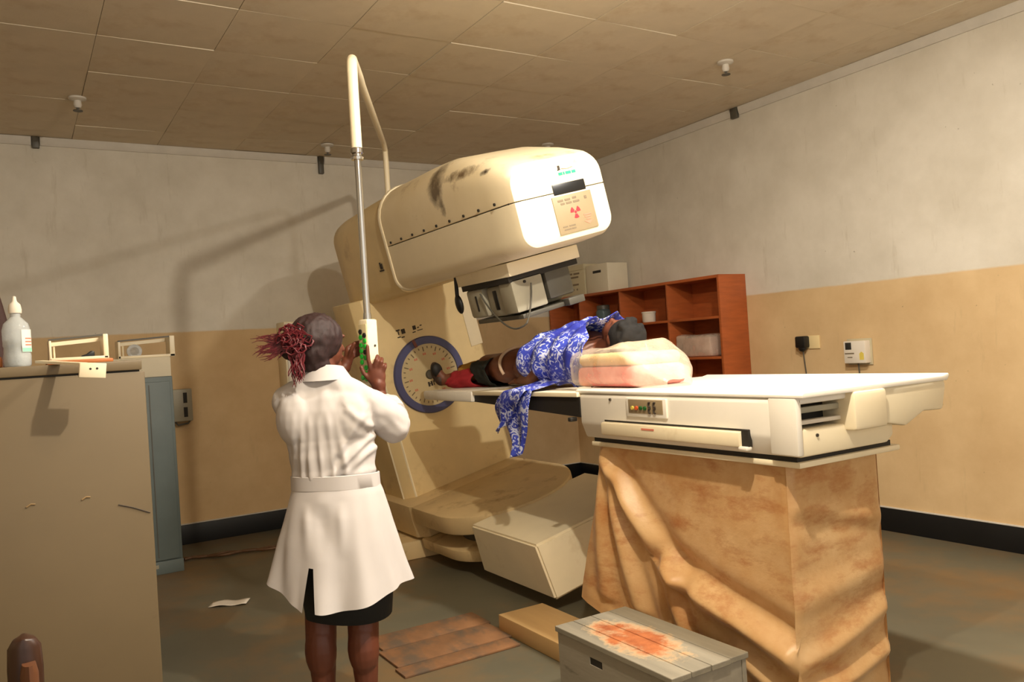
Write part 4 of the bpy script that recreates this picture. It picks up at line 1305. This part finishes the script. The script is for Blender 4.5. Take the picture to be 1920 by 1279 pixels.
build('cable_bracket', MB().tube([(1.10, YB - .05, 1.02), (1.12, YB - .05, .99), (1.20, YB - .05, 1.0), (1.22, YB - .05, 1.03)], .008, 8), 'dkgrey', wb, True)
# white electrical cabinet on the back wall behind the person in the coat
ec = thing('electrical_cabinet', 'white wall cabinet on the back wall behind the head of the standing person', 'cabinet', (2.30, 7.1, 1.05))
build('casing', MB().box(1.985, 2.70, 7.0, YB - .001, 1.05, 1.80, .008), 'cream', ec, True)
build('door', MB().box(2.0, 2.69, 6.988, 7.003, 1.065, 1.785, .004), 'white', ec, True)

# ------------------------------------------------------------------ wooden pigeon-hole shelf on the right wall
bk = thing('wooden_bookcase', 'reddish brown open bookcase with square cells hung on the right wall', 'bookcase', (5.02, 5.96, .955))
bx0, bx1, by0, by1, bz = 4.875, 5.182, 4.74, 7.20, 1.94
BB = 0.955
build('end_panel', MB().box(bx0, bx1, by0, by0 + .025, BB, bz, .002), 'wood', bk, True)
build('end_panel', MB().box(bx0, bx1, by1 - .025, by1, BB, bz, .002), 'wood', bk, True)
build('top_board', MB().box(bx0, bx1, by0 + .025, by1 - .025, bz - .025, bz, .002), 'wood', bk, True)
build('back_panel', MB().box(bx1 - .008, bx1, by0 + .025, by1 - .025, BB, bz - .025), 'wood', bk, True)
for yy in (5.36, 6.01, 6.65):
    build('divider', MB().box(bx0 + .005, bx1 - .01, yy, yy + .02, BB + .02, bz - .025, .001), 'wood', bk, True)
ys = [by0 + .025, 5.36, 5.38, 6.01, 6.03, 6.65, 6.67, by1 - .025]
for zz in (1.585, 1.255, BB):
    for k in range(4):
        build('shelf', MB().box(bx0 + .005, bx1 - .01, ys[2 * k], ys[2 * k + 1], zz, zz + .02, .001), 'wood', bk, True)
solo('white_pot', MB().lathe([(.001, 0), (.055, 0), (.06, .01), (.062, .08), (.066, .085), (.066, .098), (.001, .098)], (4.985, 5.74, 1.6055), 28), 'paper', 'small white pot alone in an upper bookcase cell', 'pot', (4.985, 5.74, 1.6055))
jr = thing('glass_jar', 'dull blue glass jar with a lid in an upper bookcase cell', 'jar', (5.0, 6.43, 1.605))
build('jar_body', MB().lathe([(.001, 0), (.07, 0), (.075, .01), (.075, .15), (.06, .17), (.001, .17)], (0, 0, 0), 28), 'jar', jr)
build('jar_lid', MB().lathe([(.001, .17), (.064, .17), (.064, .205), (.055, .212), (.001, .212)], (0, 0, 0), 28), 'dkgrey', jr)
pk = thing('wrapped_parcel', 'plastic-wrapped pinkish parcel in the right-hand lower bookcase cell', 'parcel', (5.02, 5.08, 1.275))
build('contents', MB().box(4.92, 5.14, 4.93, 5.26, 1.2755, 1.44, .02), mat('pinkish_parcel', rgb(186, 138, 118), .8, .15, 9), pk, True)
fb = MB().box(4.905, 5.148, 4.90, 5.33, 1.2752, 1.465, .03, 3)
bmesh.ops.subdivide_edges(fb.bm, edges=list(fb.bm.edges), cuts=3, use_grid_fill=True)
for v in fb.bm.verts:
    if v.co.z > 1.29:
        v.co += Vector((noise.noise(v.co * 14), noise.noise(v.co * 14 + Vector((3, 3, 3))) * 1.4, noise.noise(v.co * 12 + Vector((7, 1, 1))))) * .012
build('plastic_wrap', fb, 'film', pk, True, angle=40)
cbx = thing('cardboard_carton', 'cardboard carton with printed lines on top of the bookcase', 'carton', (5.0, 6.86, 1.94))
build('carton_body', MB().box(4.89, 5.15, 6.56, 7.17, 1.9402, 2.235, .003), 'cardboard', cbx, True)
build('lid', MB().box(4.885, 5.155, 6.555, 7.175, 2.19, 2.245, .003), 'cardboard', cbx, True)
b = MB()
for y0_, y1_, z_ in ((6.64, 6.74, 2.15), (6.76, 6.90, 2.152), (6.66, 6.84, 2.115), (6.66, 6.76, 2.04), (6.78, 6.90, 2.045), (6.68, 6.70, 1.99), (6.74, 6.76, 1.99), (6.80, 6.82, 1.99)):
    b.box(4.8885, 4.8905, y0_, y1_, z_, z_ + .018)
build('carton_print', b, 'inkgrey', cbx, True)
wcb = thing('white_carton', 'white carton with a dark hand hole beside the printed carton', 'carton', (5.02, 6.36, 1.94))
build('carton_body', MB().box(4.90, 5.15, 6.20, 6.54, 1.9402, 2.215, .004), 'whitecard', wcb, True)
build('hand_hole', MB().box(4.8985, 4.902, 6.30, 6.43, 2.13, 2.155, .001), 'gap', wcb, True)

# ------------------------------------------------------------------ fittings on the right wall
pg = thing('plugged_adapter', 'black plug adapter in a wall socket with a cord hanging down', 'plug', (XR - .02, 4.17, 1.28))
build('socket_plate', MB().box(XR - .012, XR - .001, 4.05, 4.165, 1.30, 1.40, .003), 'beige', pg, True)
build('adapter', MB().box(XR - .075, XR - .01, 4.135, 4.225, 1.31, 1.40, .012).ell((XR - .045, 4.18, 1.31), (.025, .035, .03)), 'black', pg, True)
build('cord', MB().tube([(XR - .04, 4.18, 1.30), (XR - .02, 4.178, 1.1), (XR - .015, 4.17, .8), (XR - .022, 4.17, .4), (XR - .022, 4.17, .15)], .005, 8), 'dkgrey', pg, True)
ws = thing('wall_monitor', 'small white wall unit with a dark window and yellow mark on the right wall', 'monitor', (XR - .03, 3.71, 1.18))
build('casing', MB().box(XR - .07, XR - .001, 3.625, 3.80, 1.185, 1.345, .006), 'paper', ws, True)
build('window', MB().box(XR - .073, XR - .068, 3.735, 3.783, 1.285, 1.335, .001), 'gap', ws, True)
build('lettering', MB().box(XR - .0715, XR - .069, 3.715, 3.79, 1.252, 1.261).box(XR - .0715, XR - .069, 3.73, 3.77, 1.225, 1.232), 'inkgrey', ws, True)
build('yellow_mark', MB().prism([(3.638, 1.21), (3.672, 1.21), (3.672, 1.255), (3.655, 1.268), (3.638, 1.255)], XR - .0715, XR - .069, 'x'), 'yellow', ws, True)
build('backing_plate', MB().box(XR - .012, XR - .001, 3.612, 3.81, 1.172, 1.36, .002), 'cardboard', ws, True)
build('cord', MB().tube([(XR - .035, 3.71, 1.19), (XR - .02, 3.712, 1.0), (XR - .022, 3.71, .17)], .0055, 8), 'dkgrey', ws, True)
